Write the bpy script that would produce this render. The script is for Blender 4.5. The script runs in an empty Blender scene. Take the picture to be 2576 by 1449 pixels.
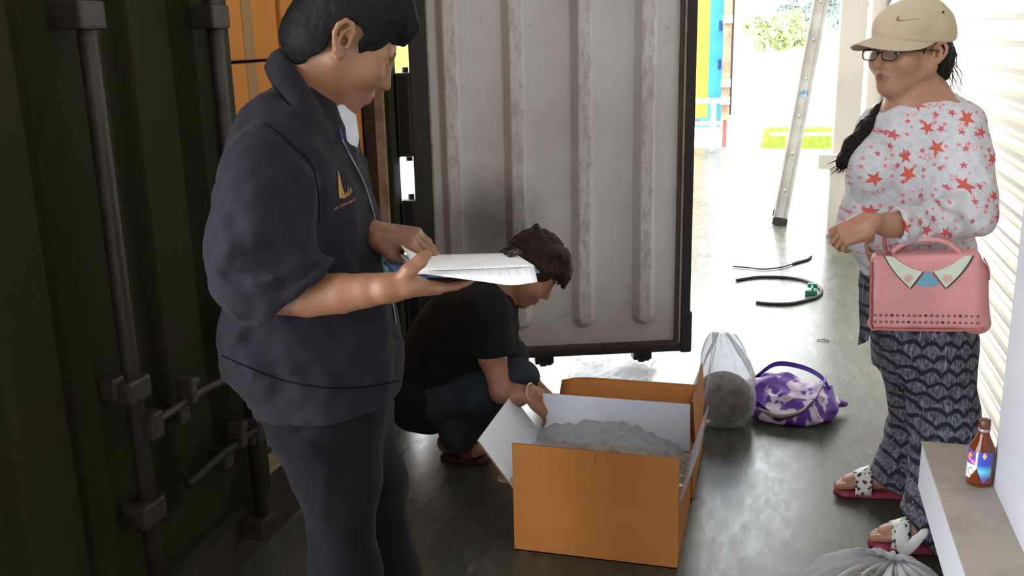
import bpy, bmesh, math, random
import numpy as np
from mathutils import Matrix, Vector
from mathutils.bvhtree import BVHTree
random.seed(3); RNG = np.random.RandomState(5)
sc = bpy.context.scene
C = sc.collection
# ------------------------------------------------------------------ camera, sky, exposure
# world: X across the dock (towards the shutters), Y along the dock, Z up; the camera stands at X=0, Y=0
AZ = math.radians(15.5)
RT = np.array([math.cos(AZ), math.sin(AZ), 0.0])      # camera heading: right
FW = np.array([-math.sin(AZ), math.cos(AZ), 0.0])     # camera heading: forward
UP = np.array([0, 0, 1.0])
def V(r, f, u): return RT * r + FW * f + UP * u
cam = bpy.data.cameras.new('camera'); co = bpy.data.objects.new('camera', cam); C.objects.link(co)
cam.sensor_width = 36.0; cam.lens = 36.0 * 2445 / 2576; cam.clip_start = 0.05; cam.clip_end = 600
def setcam():
    down_c = Vector((1500 - 1288, -(10000 - 724.5), -2445)).normalized()      # world down in camera axes
    up_c = -down_c
    fwd_c = Vector((0, 0, -1)); y_c = (fwd_c - fwd_c.dot(up_c) * up_c).normalized()
    x_c = y_c.cross(up_c)
    # rows: heading axes expressed in camera axes -> matrix maps camera to heading frame
    Mh = Matrix((x_c, y_c, up_c))
    Rz = Matrix(((RT[0], FW[0], 0), (RT[1], FW[1], 0), (0, 0, 1)))
    co.matrix_world = Matrix.Translation((0, 0, 1.55)) @ (Rz @ Mh).to_4x4()
setcam(); sc.camera = co
w = bpy.data.worlds.new('World'); sc.world = w; w.use_nodes = True
bg = w.node_tree.nodes['Background']; bg.inputs['Color'].default_value = (0.94, 0.97, 1.0, 1); bg.inputs['Strength'].default_value = 1.0
sc.view_settings.view_transform = 'Standard'; sc.view_settings.look = 'None'
sc.view_settings.gamma = 1.0; sc.view_settings.use_curve_mapping = False
sc.view_settings.exposure = 3.25
sc.cycles.use_denoising = True
sc.cycles.max_bounces = 10; sc.cycles.diffuse_bounces = 5; sc.cycles.transparent_max_bounces = 24
sc.cycles.sample_clamp_indirect = 8.0

# hazy sun over the open yard, high beyond the canopy edge
sl = bpy.data.lights.new('sun', 'SUN'); so_ = bpy.data.objects.new('sun', sl); C.objects.link(so_)
sl.energy = 0.6; sl.angle = math.radians(12); sl.color = (1, .96, .90)
so_.rotation_euler = Vector((-.12, .42, .90)).to_track_quat('Z', 'Y').to_euler()
# ------------------------------------------------------------------ materials
def nodes(name):
    m = bpy.data.materials.new(name); m.use_nodes = True
    nt = m.node_tree; b = nt.nodes['Principled BSDF']
    return m, nt, b
def rgb(r, g, b):
    f = lambda c: (c / 255 / 12.92) if c / 255 <= .04045 else ((c / 255 + .055) / 1.055) ** 2.4
    return (f(r), f(g), f(b), 1)
def N(nt, typ, **kw):
    n = nt.nodes.new(typ)
    for k, v in kw.items():
        if k in n.inputs: n.inputs[k].default_value = v
        else: setattr(n, k, v)
    return n
def math_n(nt, op, a, b=None, c=None, clamp=False):
    n = nt.nodes.new('ShaderNodeMath'); n.operation = op; n.use_clamp = clamp
    for i, x in enumerate((a, b, c)):
        if x is None: continue
        if isinstance(x, (int, float)): n.inputs[i].default_value = x
        else: nt.links.new(x, n.inputs[i])
    return n.outputs[0]
def mixc(nt, fac, a, b):
    n = nt.nodes.new('ShaderNodeMix'); n.data_type = 'RGBA'
    for i, x in ((0, fac), (6, a), (7, b)):
        if isinstance(x, (int, float)): n.inputs[i].default_value = x
        elif isinstance(x, tuple): n.inputs[i].default_value = x
        else: nt.links.new(x, n.inputs[i])
    return n.outputs[2]
def ramp(nt, fac, lo, hi):
    n = nt.nodes.new('ShaderNodeMapRange'); n.inputs[1].default_value = lo; n.inputs[2].default_value = hi
    nt.links.new(fac, n.inputs[0]); return n.outputs[0]
def objco(nt, scale=None):
    t = nt.nodes.new('ShaderNodeTexCoord').outputs['Object']
    if scale is None: return t
    m = nt.nodes.new('ShaderNodeMapping'); m.inputs['Scale'].default_value = scale
    nt.links.new(t, m.inputs[0]); return m.outputs[0]
def noise(nt, vec, scale, detail=4, rough=.55, dist=0):
    n = N(nt, 'ShaderNodeTexNoise', Scale=scale, Detail=detail, Roughness=rough, Distortion=dist)
    nt.links.new(vec, n.inputs['Vector']); return n.outputs['Fac']
def bump(nt, b, h, strength, dist=.01):
    n = N(nt, 'ShaderNodeBump', Strength=strength, Distance=dist)
    nt.links.new(h, n.inputs['Height']); nt.links.new(n.outputs[0], b.inputs['Normal'])
def M(name, c, rough=.6, metal=0, var=None, bmp=None, spec=None, stretch=None):
    """var = (scale, second colour, lo, hi); bmp = (scale, strength)"""
    m, nt, b = nodes(name)
    b.inputs['Roughness'].default_value = rough; b.inputs['Metallic'].default_value = metal
    if spec is not None: b.inputs['Specular IOR Level'].default_value = spec
    b.inputs['Base Color'].default_value = c
    co_ = objco(nt, stretch)
    if var:
        f = ramp(nt, noise(nt, co_, var[0]), var[2], var[3])
        nt.links.new(mixc(nt, f, c, var[1]), b.inputs['Base Color'])
    if bmp: bump(nt, b, noise(nt, co_, bmp[0]), bmp[1])
    return m

# ------------------------------------------------------------------ object helpers
def tag(o, label=None, cat=None, group=None, kind=None):
    if label: o['label'] = label
    if cat: o['category'] = cat
    if group: o['group'] = group
    if kind: o['kind'] = kind
    return o
def thing(name, label, cat, loc, group=None):
    o = bpy.data.objects.new(name, None); o.empty_display_size = .1
    o.location = loc; C.objects.link(o)
    return tag(o, label, cat, group)
def par(o, p):
    if p is not None:
        o.parent = p
        if p.type == 'EMPTY': o.matrix_parent_inverse = Matrix.Translation(-Vector(p.location))
    return o
def link(name, me, mat, parent=None, smooth=False):
    if mat is not None:
        for m in (mat if isinstance(mat, (list, tuple)) else [mat]): me.materials.append(m)
    if smooth: me.polygons.foreach_set('use_smooth', [True] * len(me.polygons))
    o = bpy.data.objects.new(name, me); C.objects.link(o)
    return par(o, parent)
def pymesh(name, v, f, mat, parent=None, smooth=False):
    me = bpy.data.meshes.new(name); me.from_pydata([tuple(map(float, p)) for p in v], [], f); me.update()
    return link(name, me, mat, parent, smooth)
def bmobj(name, bm, mat, parent=None, smooth=False):
    bmesh.ops.recalc_face_normals(bm, faces=bm.faces[:])
    me = bpy.data.meshes.new(name); bm.to_mesh(me); bm.free()
    return link(name, me, mat, parent, smooth)
def bm_box(bm, lo, hi, bev=0, mtx=None):
    g = bmesh.ops.create_cube(bm, size=1.0); vs = g['verts']
    lo = Vector(lo); hi = Vector(hi)
    for v in vs: v.co = Vector([(lo[i] + hi[i]) / 2 + v.co[i] * (hi[i] - lo[i]) for i in range(3)])
    if bev:
        es = list({e for v in vs for e in v.link_edges})
        r = bmesh.ops.bevel(bm, geom=es, offset=bev, segments=2, affect='EDGES', profile=.6)
        vs = list({v for f in r['faces'] for v in f.verts} | {v for v in vs if v.is_valid})
    if mtx is not None:
        for v in vs: v.co = mtx @ v.co
    return vs
def box(name, lo, hi, mat, parent=None, bev=.003, mtx=None):
    bm = bmesh.new(); bm_box(bm, lo, hi, bev, mtx); return bmobj(name, bm, mat, parent)
def tube_geo(pts, rad, seg=10, caps=True):
    pts = [Vector(p) for p in pts]; n = len(pts)
    rad = [rad] * n if isinstance(rad, (int, float)) else list(rad)
    v = []; f = []; prev = None
    for i, p in enumerate(pts):
        t = (pts[min(i + 1, n - 1)] - pts[max(i - 1, 0)]).normalized()
        if prev is None: a = t.orthogonal().normalized()
        else: a = (prev - prev.dot(t) * t).normalized()
        prev = a; b = t.cross(a)
        for k in range(seg):
            an = 2 * math.pi * k / seg
            v.append(p + (a * math.cos(an) + b * math.sin(an)) * rad[i])
    for i in range(n - 1):
        for k in range(seg):
            k2 = (k + 1) % seg
            f.append((i * seg + k, i * seg + k2, (i + 1) * seg + k2, (i + 1) * seg + k))
    if caps: f.append(tuple(range(seg))[::-1]); f.append(tuple((n - 1) * seg + k for k in range(seg)))
    return v, f
def tube(name, pts, rad, mat, parent=None, seg=10): 
    v, f = tube_geo(pts, rad, seg); return pymesh(name, v, f, mat, parent, True)
def spline(pts, n=8):
    pts = [np.array(p, float) for p in pts]; out = []
    P = [2 * pts[0] - pts[1]] + pts + [2 * pts[-1] - pts[-2]]
    for i in range(1, len(P) - 2):
        for k in range(n):
            t = k / n; a, b, c, d_ = P[i - 1], P[i], P[i + 1], P[i + 2]
            out.append(.5 * (2 * b + (c - a) * t + (2 * a - 5 * b + 4 * c - d_) * t * t + (3 * b - a - 3 * c + d_) * t ** 3))
    out.append(pts[-1]); return out
def lathe(name, prof, axis_o, mat, parent=None, seg=32, mtx=None):
    v = []; f = []
    for r, z in prof:
        for k in range(seg):
            a = 2 * math.pi * k / seg; v.append(Vector((r * math.cos(a), r * math.sin(a), z)))
    for i in range(len(prof) - 1):
        for k in range(seg):
            k2 = (k + 1) % seg; f.append((i * seg + k, i * seg + k2, (i + 1) * seg + k2, (i + 1) * seg + k))
    f.append(tuple(range(seg))[::-1]); f.append(tuple((len(prof) - 1) * seg + k for k in range(seg)))
    if mtx is not None: v = [mtx @ p for p in v]
    v = [p + Vector(axis_o) for p in v]
    return pymesh(name, v, f, mat, parent, True)
def sheet(name, grid, th, mat, parent=None, smooth=True):
    """grid of points [row][col] given thickness th"""
    g = np.array(grid, float); R, K, _ = g.shape
    du = np.gradient(g, axis=0) if R > 1 else None; dv = np.gradient(g, axis=1)
    nn = np.cross(du, dv); nn /= np.linalg.norm(nn, axis=2, keepdims=True) + 1e-9
    a = (g + nn * th / 2).reshape(-1, 3); b = (g - nn * th / 2).reshape(-1, 3); n = R * K
    f = []; ix = lambda i, j: i * K + j
    for i in range(R - 1):
        for j in range(K - 1):
            q = (ix(i, j), ix(i + 1, j), ix(i + 1, j + 1), ix(i, j + 1)); f.append(q); f.append(tuple(n + x for x in q[::-1]))
    rim = [ix(i, 0) for i in range(R)] + [ix(R - 1, j) for j in range(1, K)] + [ix(i, K - 1) for i in range(R - 2, -1, -1)] + [ix(0, j) for j in range(K - 2, 0, -1)]
    for p, q in zip(rim, rim[1:] + rim[:1]): f.append((q, p, n + p, n + q))
    return pymesh(name, np.vstack([a, b]), f, mat, parent, smooth)
def quad_sheet(name, c, th, mat, parent=None, nu=6, nv=6, wav=0, smooth=False):
    c = [np.array(p, float) for p in c]
    g = []
    for i in range(nu + 1):
        u = i / nu
        g.append([(c[0] * (1 - u) + c[3] * u) * (1 - v) + (c[1] * (1 - u) + c[2] * u) * v + wav * math.sin(3.1 * u + 5.3 * v) * np.array([0, 0, 1.]) for v in [j / nv for j in range(nv + 1)]])
    return sheet(name, g, th, mat, parent, smooth)

# ------------------------------------------------------------------ implicit surfaces: one continuous skin or cloth from blended shapes
class Field:
    def __init__(s, xs, ys, zs):
        s.ax = [np.asarray(a, np.float32) for a in (xs, ys, zs)]
        s.f = np.full([len(a) for a in s.ax], .5, np.float32)
    def sub(s, lo, hi):
        sl = []
        for a, l, h in zip(s.ax, lo, hi):
            i = max(0, int(np.searchsorted(a, l)) - 1); j = min(len(a), int(np.searchsorted(a, h)) + 1)
            if j <= i: return None, None
            sl.append(slice(i, j))
        X = s.ax[0][sl[0]][:, None, None]; Y = s.ax[1][sl[1]][None, :, None]; Z = s.ax[2][sl[2]][None, None, :]
        return tuple(sl), (X, Y, Z)
    def op(s, fn, lo, hi, k, mode='u'):
        pad = k + .02; lo = np.array(lo) - pad; hi = np.array(hi) + pad
        sl, g = s.sub(lo, hi)
        if sl is None: return s
        dd = np.broadcast_to(fn(*g), s.f[sl].shape); f = s.f[sl]
        if mode == 's': dd = -dd
        h = np.maximum(k - np.abs(f - dd), 0) / max(k, 1e-6)
        s.f[sl] = (np.minimum(f, dd) - h * h * k * .25) if mode == 'u' else (np.maximum(f, dd) + h * h * k * .25)
        return s
    def cap(s, a, b, ra, rb=None, k=.02, mode='u'):
        rb = ra if rb is None else rb; a = np.array(a, np.float32); b = np.array(b, np.float32); ab = b - a; L = max(float(ab @ ab), 1e-9)
        def fn(X, Y, Z):
            px, py, pz = X - a[0], Y - a[1], Z - a[2]
            t = np.clip((px * ab[0] + py * ab[1] + pz * ab[2]) / L, 0, 1)
            return np.sqrt((px - t * ab[0]) ** 2 + (py - t * ab[1]) ** 2 + (pz - t * ab[2]) ** 2) - (ra + (rb - ra) * t)
        r = max(ra, rb); return s.op(fn, np.minimum(a, b) - r, np.maximum(a, b) + r, k, mode)
    def chain(s, pr, k=.02, mode='u'):
        for (a, ra), (b, rb) in zip(pr[:-1], pr[1:]): s.cap(a, b, ra, rb, k, mode)
        return s
    def ell(s, c, r, A=None, k=.02, mode='u'):
        c = np.array(c, np.float32); r = np.array(r, np.float32); A = np.eye(3) if A is None else np.array(A)
        def fn(X, Y, Z):
            px, py, pz = X - c[0], Y - c[1], Z - c[2]; q0 = 0; q1 = 0
            for i in range(3):
                e = (px * A[i][0] + py * A[i][1] + pz * A[i][2]); q0 = q0 + (e / r[i]) ** 2; q1 = q1 + (e / r[i] ** 2) ** 2
            q0 = np.sqrt(q0); q1 = np.sqrt(q1) + 1e-6
            return q0 * (q0 - 1) / q1
        e = np.sqrt(sum((np.array(A[i]) * r[i]) ** 2 for i in range(3)))
        return s.op(fn, c - e, c + e, k, mode)
    def rbox(s, c, h, A, rad=.01, k=.01, mode='u'):
        c = np.array(c, np.float32); A = np.array(A)
        def fn(X, Y, Z):
            px, py, pz = X - c[0], Y - c[1], Z - c[2]; q = []
            for i in range(3): q.append(np.abs(px * A[i][0] + py * A[i][1] + pz * A[i][2]) - h[i] + rad)
            o = np.sqrt(sum(np.maximum(x, 0) ** 2 for x in q)) - rad
            return o + np.minimum(np.maximum(np.maximum(q[0], q[1]), q[2]), 0)
        e = sum(np.abs(np.array(A[i])) * h[i] for i in range(3))
        return s.op(fn, c - e, c + e, k, mode)
    def loft(s, lv, k=.02, p=2.3, mode='u', tilt=None):
        """levels (z, cx, cy, half width along camera right, half depth); horizontal rounded sections"""
        lv = sorted(lv); z = [l[0] for l in lv]
        def fn(X, Y, Z):
            zz = Z.ravel(); it = lambda i: np.interp(zz, z, [l[i] for l in lv]).astype(np.float32)[None, None, :]
            cx, cy, a, b = it(1), it(2), it(3), it(4)
            u = (X - cx) * RT[0] + (Y - cy) * RT[1]; v = (X - cx) * FW[0] + (Y - cy) * FW[1]
            q = (np.abs(u / a) ** p + np.abs(v / b) ** p) ** (1 / p)
            d_ = (q - 1) * np.minimum(a, b)
            return np.maximum(d_, np.maximum(z[0] - Z, Z - z[-1]))
        m = max(max(l[3], l[4]) for l in lv)
        lo = (min(l[1] for l in lv) - m, min(l[2] for l in lv) - m, z[0]); hi = (max(l[1] for l in lv) + m, max(l[2] for l in lv) + m, z[-1])
        return s.op(fn, lo, hi, k, mode)
    def cut(s, p, n_, lo=(-99, -99, -99), hi=(99, 99, 99), k=.004):
        """remove what lies on the side the normal points to"""
        p = np.array(p); n_ = np.array(n_, float); n_ /= np.linalg.norm(n_)
        fn = lambda X, Y, Z: -((X - p[0]) * n_[0] + (Y - p[1]) * n_[1] + (Z - p[2]) * n_[2])
        return s.op(fn, lo, hi, k, 's')
    def add(s, o):
        s.f = np.minimum(s.f, o.f); return s
    def twin(s):
        o = Field(*s.ax); return o
    def crease(s, pts, r, amp):
        """press (amp > 0) or raise (amp < 0) the surface along a line"""
        pts = [np.array(p, np.float32) for p in pts]
        for a, b in zip(pts[:-1], pts[1:]):
            sl, g = s.sub(np.minimum(a, b) - 2.5 * r, np.maximum(a, b) + 2.5 * r)
            if sl is None: continue
            ab = b - a; L = max(float(ab @ ab), 1e-9); px, py, pz = g[0] - a[0], g[1] - a[1], g[2] - a[2]
            t = np.clip((px * ab[0] + py * ab[1] + pz * ab[2]) / L, 0, 1)
            d2 = (px - t * ab[0]) ** 2 + (py - t * ab[1]) ** 2 + (pz - t * ab[2]) ** 2
            s.f[sl] += amp * np.exp(-d2 / (r * r))
        return s
    def wob(s, amp, freq, seed=0, st=(1, 1, 1), n=7):
        R = np.random.RandomState(seed); X, Y, Z = s.ax[0][:, None, None], s.ax[1][None, :, None], s.ax[2][None, None, :]
        m = np.abs(s.f) < .06; o = np.zeros_like(s.f)
        ii = np.nonzero(m); x, y, z = s.ax[0][ii[0]], s.ax[1][ii[1]], s.ax[2][ii[2]]; acc = 0
        for i in range(n):
            w_ = R.normal(size=3) * freq * np.array(st) * (1 + .5 * i / n); acc = acc + np.sin(x * w_[0] + y * w_[1] + z * w_[2] + R.rand() * 6.28 + 1.3 * np.sin(x * w_[1] * .5 + z * w_[0] * .6))
        s.f[ii] += (amp * acc / math.sqrt(n)).astype(np.float32); return s
    def mesh(s, name, mat, parent=None, paint=None, relax=1):
        f = s.f.copy()
        for i in range(3):
            sl = [slice(None)] * 3; sl[i] = 0; f[tuple(sl)] = .5; sl[i] = -1; f[tuple(sl)] = .5
        I = f < 0; n = f.shape
        cnt = np.zeros([k - 1 for k in n], np.int8)
        for dx in (0, 1):
            for dy in (0, 1):
                for dz in (0, 1): cnt += I[dx:n[0] - 1 + dx, dy:n[1] - 1 + dy, dz:n[2] - 1 + dz]
        act = np.nonzero((cnt > 0) & (cnt < 8)); base = np.stack(act, 1); m = len(base)
        acc = np.zeros((m, 3)); num = np.zeros(m)
        for axis in range(3):
            o1, o2 = [a for a in range(3) if a != axis]
            for p in (0, 1):
                for q in (0, 1):
                    a = base.copy(); a[:, o1] += p; a[:, o2] += q; b = a.copy(); b[:, axis] += 1
                    fa = f[a[:, 0], a[:, 1], a[:, 2]]; fb = f[b[:, 0], b[:, 1], b[:, 2]]; c = (fa < 0) != (fb < 0)
                    t = np.where(c, fa / np.where(c, fa - fb, 1), 0); pt = a.astype(float); pt[:, axis] += t
                    acc[c] += pt[c]; num[c] += 1
        g = acc / num[:, None]
        v = np.stack([np.interp(g[:, i], np.arange(n[i]), s.ax[i]) for i in range(3)], 1)
        idx = np.full(cnt.shape, -1, np.int32); idx[act] = np.arange(m)
        qs = []
        for axis in range(3):
            o1, o2 = (axis + 1) % 3, (axis + 2) % 3
            sl0 = [slice(None)] * 3; sl1 = [slice(None)] * 3; sl0[axis] = slice(0, n[axis] - 1); sl1[axis] = slice(1, n[axis])
            ch = I[tuple(sl0)] != I[tuple(sl1)]; e = np.stack(np.nonzero(ch), 1)
            e = e[(e[:, o1] > 0) & (e[:, o2] > 0) & (e[:, o1] < n[o1] - 1) & (e[:, o2] < n[o2] - 1)]
            ins = I[e[:, 0], e[:, 1], e[:, 2]]; k = []
            for p, q in ((0, 0), (1, 0), (1, 1), (0, 1)):
                c = e.copy(); c[:, o1] -= 1 - p; c[:, o2] -= 1 - q; k.append(idx[c[:, 0], c[:, 1], c[:, 2]])
            k = np.stack(k, 1); k[~ins] = k[~ins][:, ::-1]; qs.append(k)
        q = np.vstack(qs)
        for _ in range(relax):
            sm = np.zeros_like(v); ct = np.zeros(len(v))
            for i in range(4):
                a, b = q[:, i], q[:, (i + 1) % 4]
                for cc in range(3): sm[:, cc] += np.bincount(a, v[b, cc], len(v)) + np.bincount(b, v[a, cc], len(v))
                ct += np.bincount(a, minlength=len(v)) + np.bincount(b, minlength=len(v))
            v = v * .5 + .5 * sm / np.maximum(ct, 1)[:, None]
        me = bpy.data.meshes.new(name); me.vertices.add(len(v)); me.vertices.foreach_set('co', v.ravel().astype(np.float32))
        me.loops.add(q.size); me.loops.foreach_set('vertex_index', q.ravel().astype(np.int32))
        me.polygons.add(len(q)); me.polygons.foreach_set('loop_start', np.arange(0, q.size, 4, dtype=np.int32))
        try: me.polygons.foreach_set('loop_total', np.full(len(q), 4, np.int32))
        except Exception: pass
        me.update(calc_edges=True)
        if paint is not None:
            at = me.color_attributes.new('Col', 'FLOAT_COLOR', 'POINT'); c = np.ones((len(v), 4), np.float32); c[:, :3] = paint(v); at.data.foreach_set('color', c.ravel())
        o = link(name, me, mat, parent, True); s.v, s.q = v, q
        return o
    def tree(s): return BVHTree.FromPolygons([tuple(p) for p in s.v], [tuple(map(int, p)) for p in s.q])
def axis(*seg):
    """piecewise sampling: (start, step, end, step, end ...)"""
    out = [seg[0]]
    for st, e in zip(seg[1::2], seg[2::2]):
        n = max(1, round((e - out[-1]) / st)); out += list(out[-1] + (e - out[-1]) * np.arange(1, n + 1) / n)
    return np.array(out)
EYE = np.array([0, 0, 1.55])
def snap(tree, p, off=.002):
    """lay a point on a surface, from the open side"""
    p = np.array(p, float); dr = p - EYE; dr /= np.linalg.norm(dr); h = tree.ray_cast(Vector(p - dr * .6), Vector(dr), 1.2)
    if h[0] is None: return p
    return np.array(h[0]) + np.array(h[1]) * off
def frame(F, U):
    F = np.array(F, float); F /= np.linalg.norm(F); U = np.array(U, float); U = U - (U @ F) * F; U /= np.linalg.norm(U)
    return F, np.cross(U, F), U
def poly_sd(px, py, pts):
    """signed distance to a 2-D polygon"""
    d2 = None; sgn = None; n = len(pts)
    for i in range(n):
        ax, ay = pts[i]; bx, by = pts[i - 1]; ex, ey = bx - ax, by - ay; wx, wy = px - ax, py - ay
        t = np.clip((wx * ex + wy * ey) / (ex * ex + ey * ey), 0, 1); q = (wx - ex * t) ** 2 + (wy - ey * t) ** 2
        d2 = q if d2 is None else np.minimum(d2, q)
        c1 = py >= ay; c2 = py < by; c3 = ex * wy > ey * wx
        fl = (c1 & c2 & c3) | (~c1 & ~c2 & ~c3); s_ = np.where(fl, -1, 1); sgn = s_ if sgn is None else sgn * s_
    return sgn * np.sqrt(d2)

# ------------------------------------------------------------------ setting
def floor_mat():
    m, nt, b = nodes('polished_concrete'); c = objco(nt)
    big = noise(nt, c, 1.3, 5, .6); fine = noise(nt, c, 38, 4, .7); scuff = noise(nt, objco(nt, (26, 7, 1)), 1, 5, .7)
    col = mixc(nt, ramp(nt, big, .35, .7), rgb(56, 60, 48), rgb(80, 82, 70))
    col = mixc(nt, math_n(nt, 'MULTIPLY', ramp(nt, scuff, .52, .75), .4), col, rgb(140, 138, 128))
    col = mixc(nt, math_n(nt, 'MULTIPLY', ramp(nt, fine, .5, .8), .3), col, rgb(66, 70, 60))
    nt.links.new(col, b.inputs['Base Color'])
    nt.links.new(math_n(nt, 'ADD', math_n(nt, 'MULTIPLY', scuff, .35), .12), b.inputs['Roughness'])
    b.inputs['Specular IOR Level'].default_value = .38
    bump(nt, b, noise(nt, c, 60, 3, .6), .06, .004)
    return m
FLOOR = floor_mat()
CREAM = M('cream_paint', rgb(204, 198, 187), .55, var=(3, rgb(194, 187, 176), .4, .7))
BLUEWHITE = M('cool_white_paint', rgb(188, 189, 197), .5, var=(2, rgb(180, 182, 191), .4, .7), bmp=(40, .05))
LEDGE = M('ledge_screed', rgb(158, 147, 136), .6, var=(9, rgb(134, 123, 113), .45, .75), bmp=(70, .15))
SHUT = M('shutter_enamel', rgb(202, 198, 188), .3, .1, var=(2, rgb(194, 188, 178), .4, .7))
SHUTD = M('shutter_guide', rgb(120, 116, 112), .5)
CEIL = M('canopy_sheet', rgb(150, 152, 152), .6)
YARD = M('yard_concrete', rgb(208, 205, 196), .8, var=(.5, rgb(196, 192, 184), .4, .7))
WHITE = M('white_gloss_paint', rgb(232, 233, 232), .4)
fl = box('floor', (-1.56, -9, -.5), (9, 13.2, 0), FLOOR, bev=0); tag(fl, kind='structure')
yd = box('ground', (-90, 13.2, -1.5), (90, 160, -1.15), YARD, bev=0); tag(yd, kind='structure')
yd = box('ground', (-90, -40, -1.5), (-1.57, 13.2, -1.15), YARD, bev=0); tag(yd, kind='structure')
cl = box('ceiling', (-2.9, -9, 3.9), (9, 9.0, 4.05), CEIL, bev=0); tag(cl, kind='structure')
# the wall pier close on the right with its plinth, then the shutter, its jamb and the column beyond
wr = box('wall_right', (.86, -4.1, 0), (1.4, 1.2, 3.9), CREAM, bev=.006); tag(wr, kind='structure')
cn = box('column', (.462, 1.50, 0), (.90, 2.056, 3.9), BLUEWHITE, bev=.006); tag(cn, kind='structure')
box('guard_block', (.349, 1.31, .500), (1.0, 2.247, .6125), BLUEWHITE, cn, bev=.004)
box('block_top', (.3475, 1.31, .613), (.4625, 2.2485, .6165), LEDGE, cn, bev=.0015)
box('block_top', (.462, 2.057, .613), (1.0, 2.2485, .6165), LEDGE, cn, bev=.0015)
# unseen wall added behind the camera to hold back light
wb = box('wall_light_block', (-2.9, -4.3, -.5), (9, -4.1, 4.0), M('light_block_grey', rgb(120, 118, 114), .7), bev=0); tag(wb, kind='structure')
jm = box('trim_2', (.66, 8.45, 0), (1.15, 8.78, 4.3), CREAM, bev=.006); tag(jm, kind='structure')
wl = box('wall_far', (.86, 8.78, 0), (9, 9.1, 4.3), CREAM, bev=0); tag(wl, kind='structure')
lt = box('trim_3', (.70, 1.2, 2.95), (1.1, 8.45, 4.3), CREAM, bev=.01); tag(lt, kind='structure')
col = box('column', (.386, 7.62, 0), (.565, 7.86, 4.3), CREAM, bev=.006); tag(col, kind='structure')
box('guard_block', (.286, 7.56, .512), (.60, 7.9, .618), CREAM, col, bev=.006)
box('pedestal', (.375, 7.6, 0), (.60, 7.88, .512), CREAM, col, bev=.006)
# roller shutter: every slat its own piece
sh = thing('roller_shutter', 'closed cream steel roller shutter of curved slats behind the woman', 'shutter', (.8, 5.7, 0))
def slat_mesh():
    prof = [(0, 0), (-.006, .006), (-.017, .018), (-.021, .032), (-.018, .047), (-.010, .058), (-.004, .063), (-.007, .069), (-.010, .077), (-.007, .086), (0, .092), (.004, .094), (.006, .06), (.006, .01)]
    v = [(.8 + x, y, z) for y in (2.06, 8.45) for x, z in prof]; n = len(prof)
    f = [(i, (i + 1) % n, n + (i + 1) % n, n + i) for i in range(n)] + [tuple(range(n))[::-1], tuple(range(n, 2 * n))]
    me = bpy.data.meshes.new('slat'); me.from_pydata(v, [], f); me.materials.append(SHUT); me.update(); return me
sm_ = slat_mesh()
for i in range(31):
    o = bpy.data.objects.new('slat', sm_); C.objects.link(o); par(o, sh); o.location = (0, 0, .045 + i * .0945)
box('bottom_rail', (.785, 2.06, 0), (.815, 8.45, .045), SHUT, sh)
box('guide_channel', (.765, 8.40, 0), (.835, 8.455, 2.97), SHUTD, sh)
box('guide_channel', (.765, 2.06, 0), (.835, 2.09, 2.97), SHUTD, sh)

# ------------------------------------------------------------------ shipping container with one leaf shut and one leaf swung open
GREEN = M('dark_green_container_paint', rgb(36, 40, 18), .7, .0, var=(3.5, rgb(42, 36, 22), .5, .72), bmp=(30, .12), spec=.12)
GREEN2 = M('dark_green_frame_paint', rgb(34, 42, 24), .6, .0, var=(5, rgb(46, 38, 28), .5, .75), bmp=(30, .15), spec=.2)
STEEL = M('worn_grey_steel', rgb(58, 52, 50), .5, .3, var=(12, rgb(44, 36, 32), .45, .7), bmp=(60, .2))
GASKET = M('black_rubber', rgb(30, 27, 27), .55)
RUSTY = M('brown_rusty_steel', rgb(62, 51, 43), .65, .2, var=(9, rgb(38, 30, 26), .45, .7), bmp=(45, .3))
TAN = M('tan_scuffed_paint', rgb(150, 130, 108), .5, var=(12, rgb(100, 82, 66), .5, .75))
ALU = M('bare_aluminium', rgb(190, 190, 190), .35, .7, var=(15, rgb(130, 125, 120), .45, .7))
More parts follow.
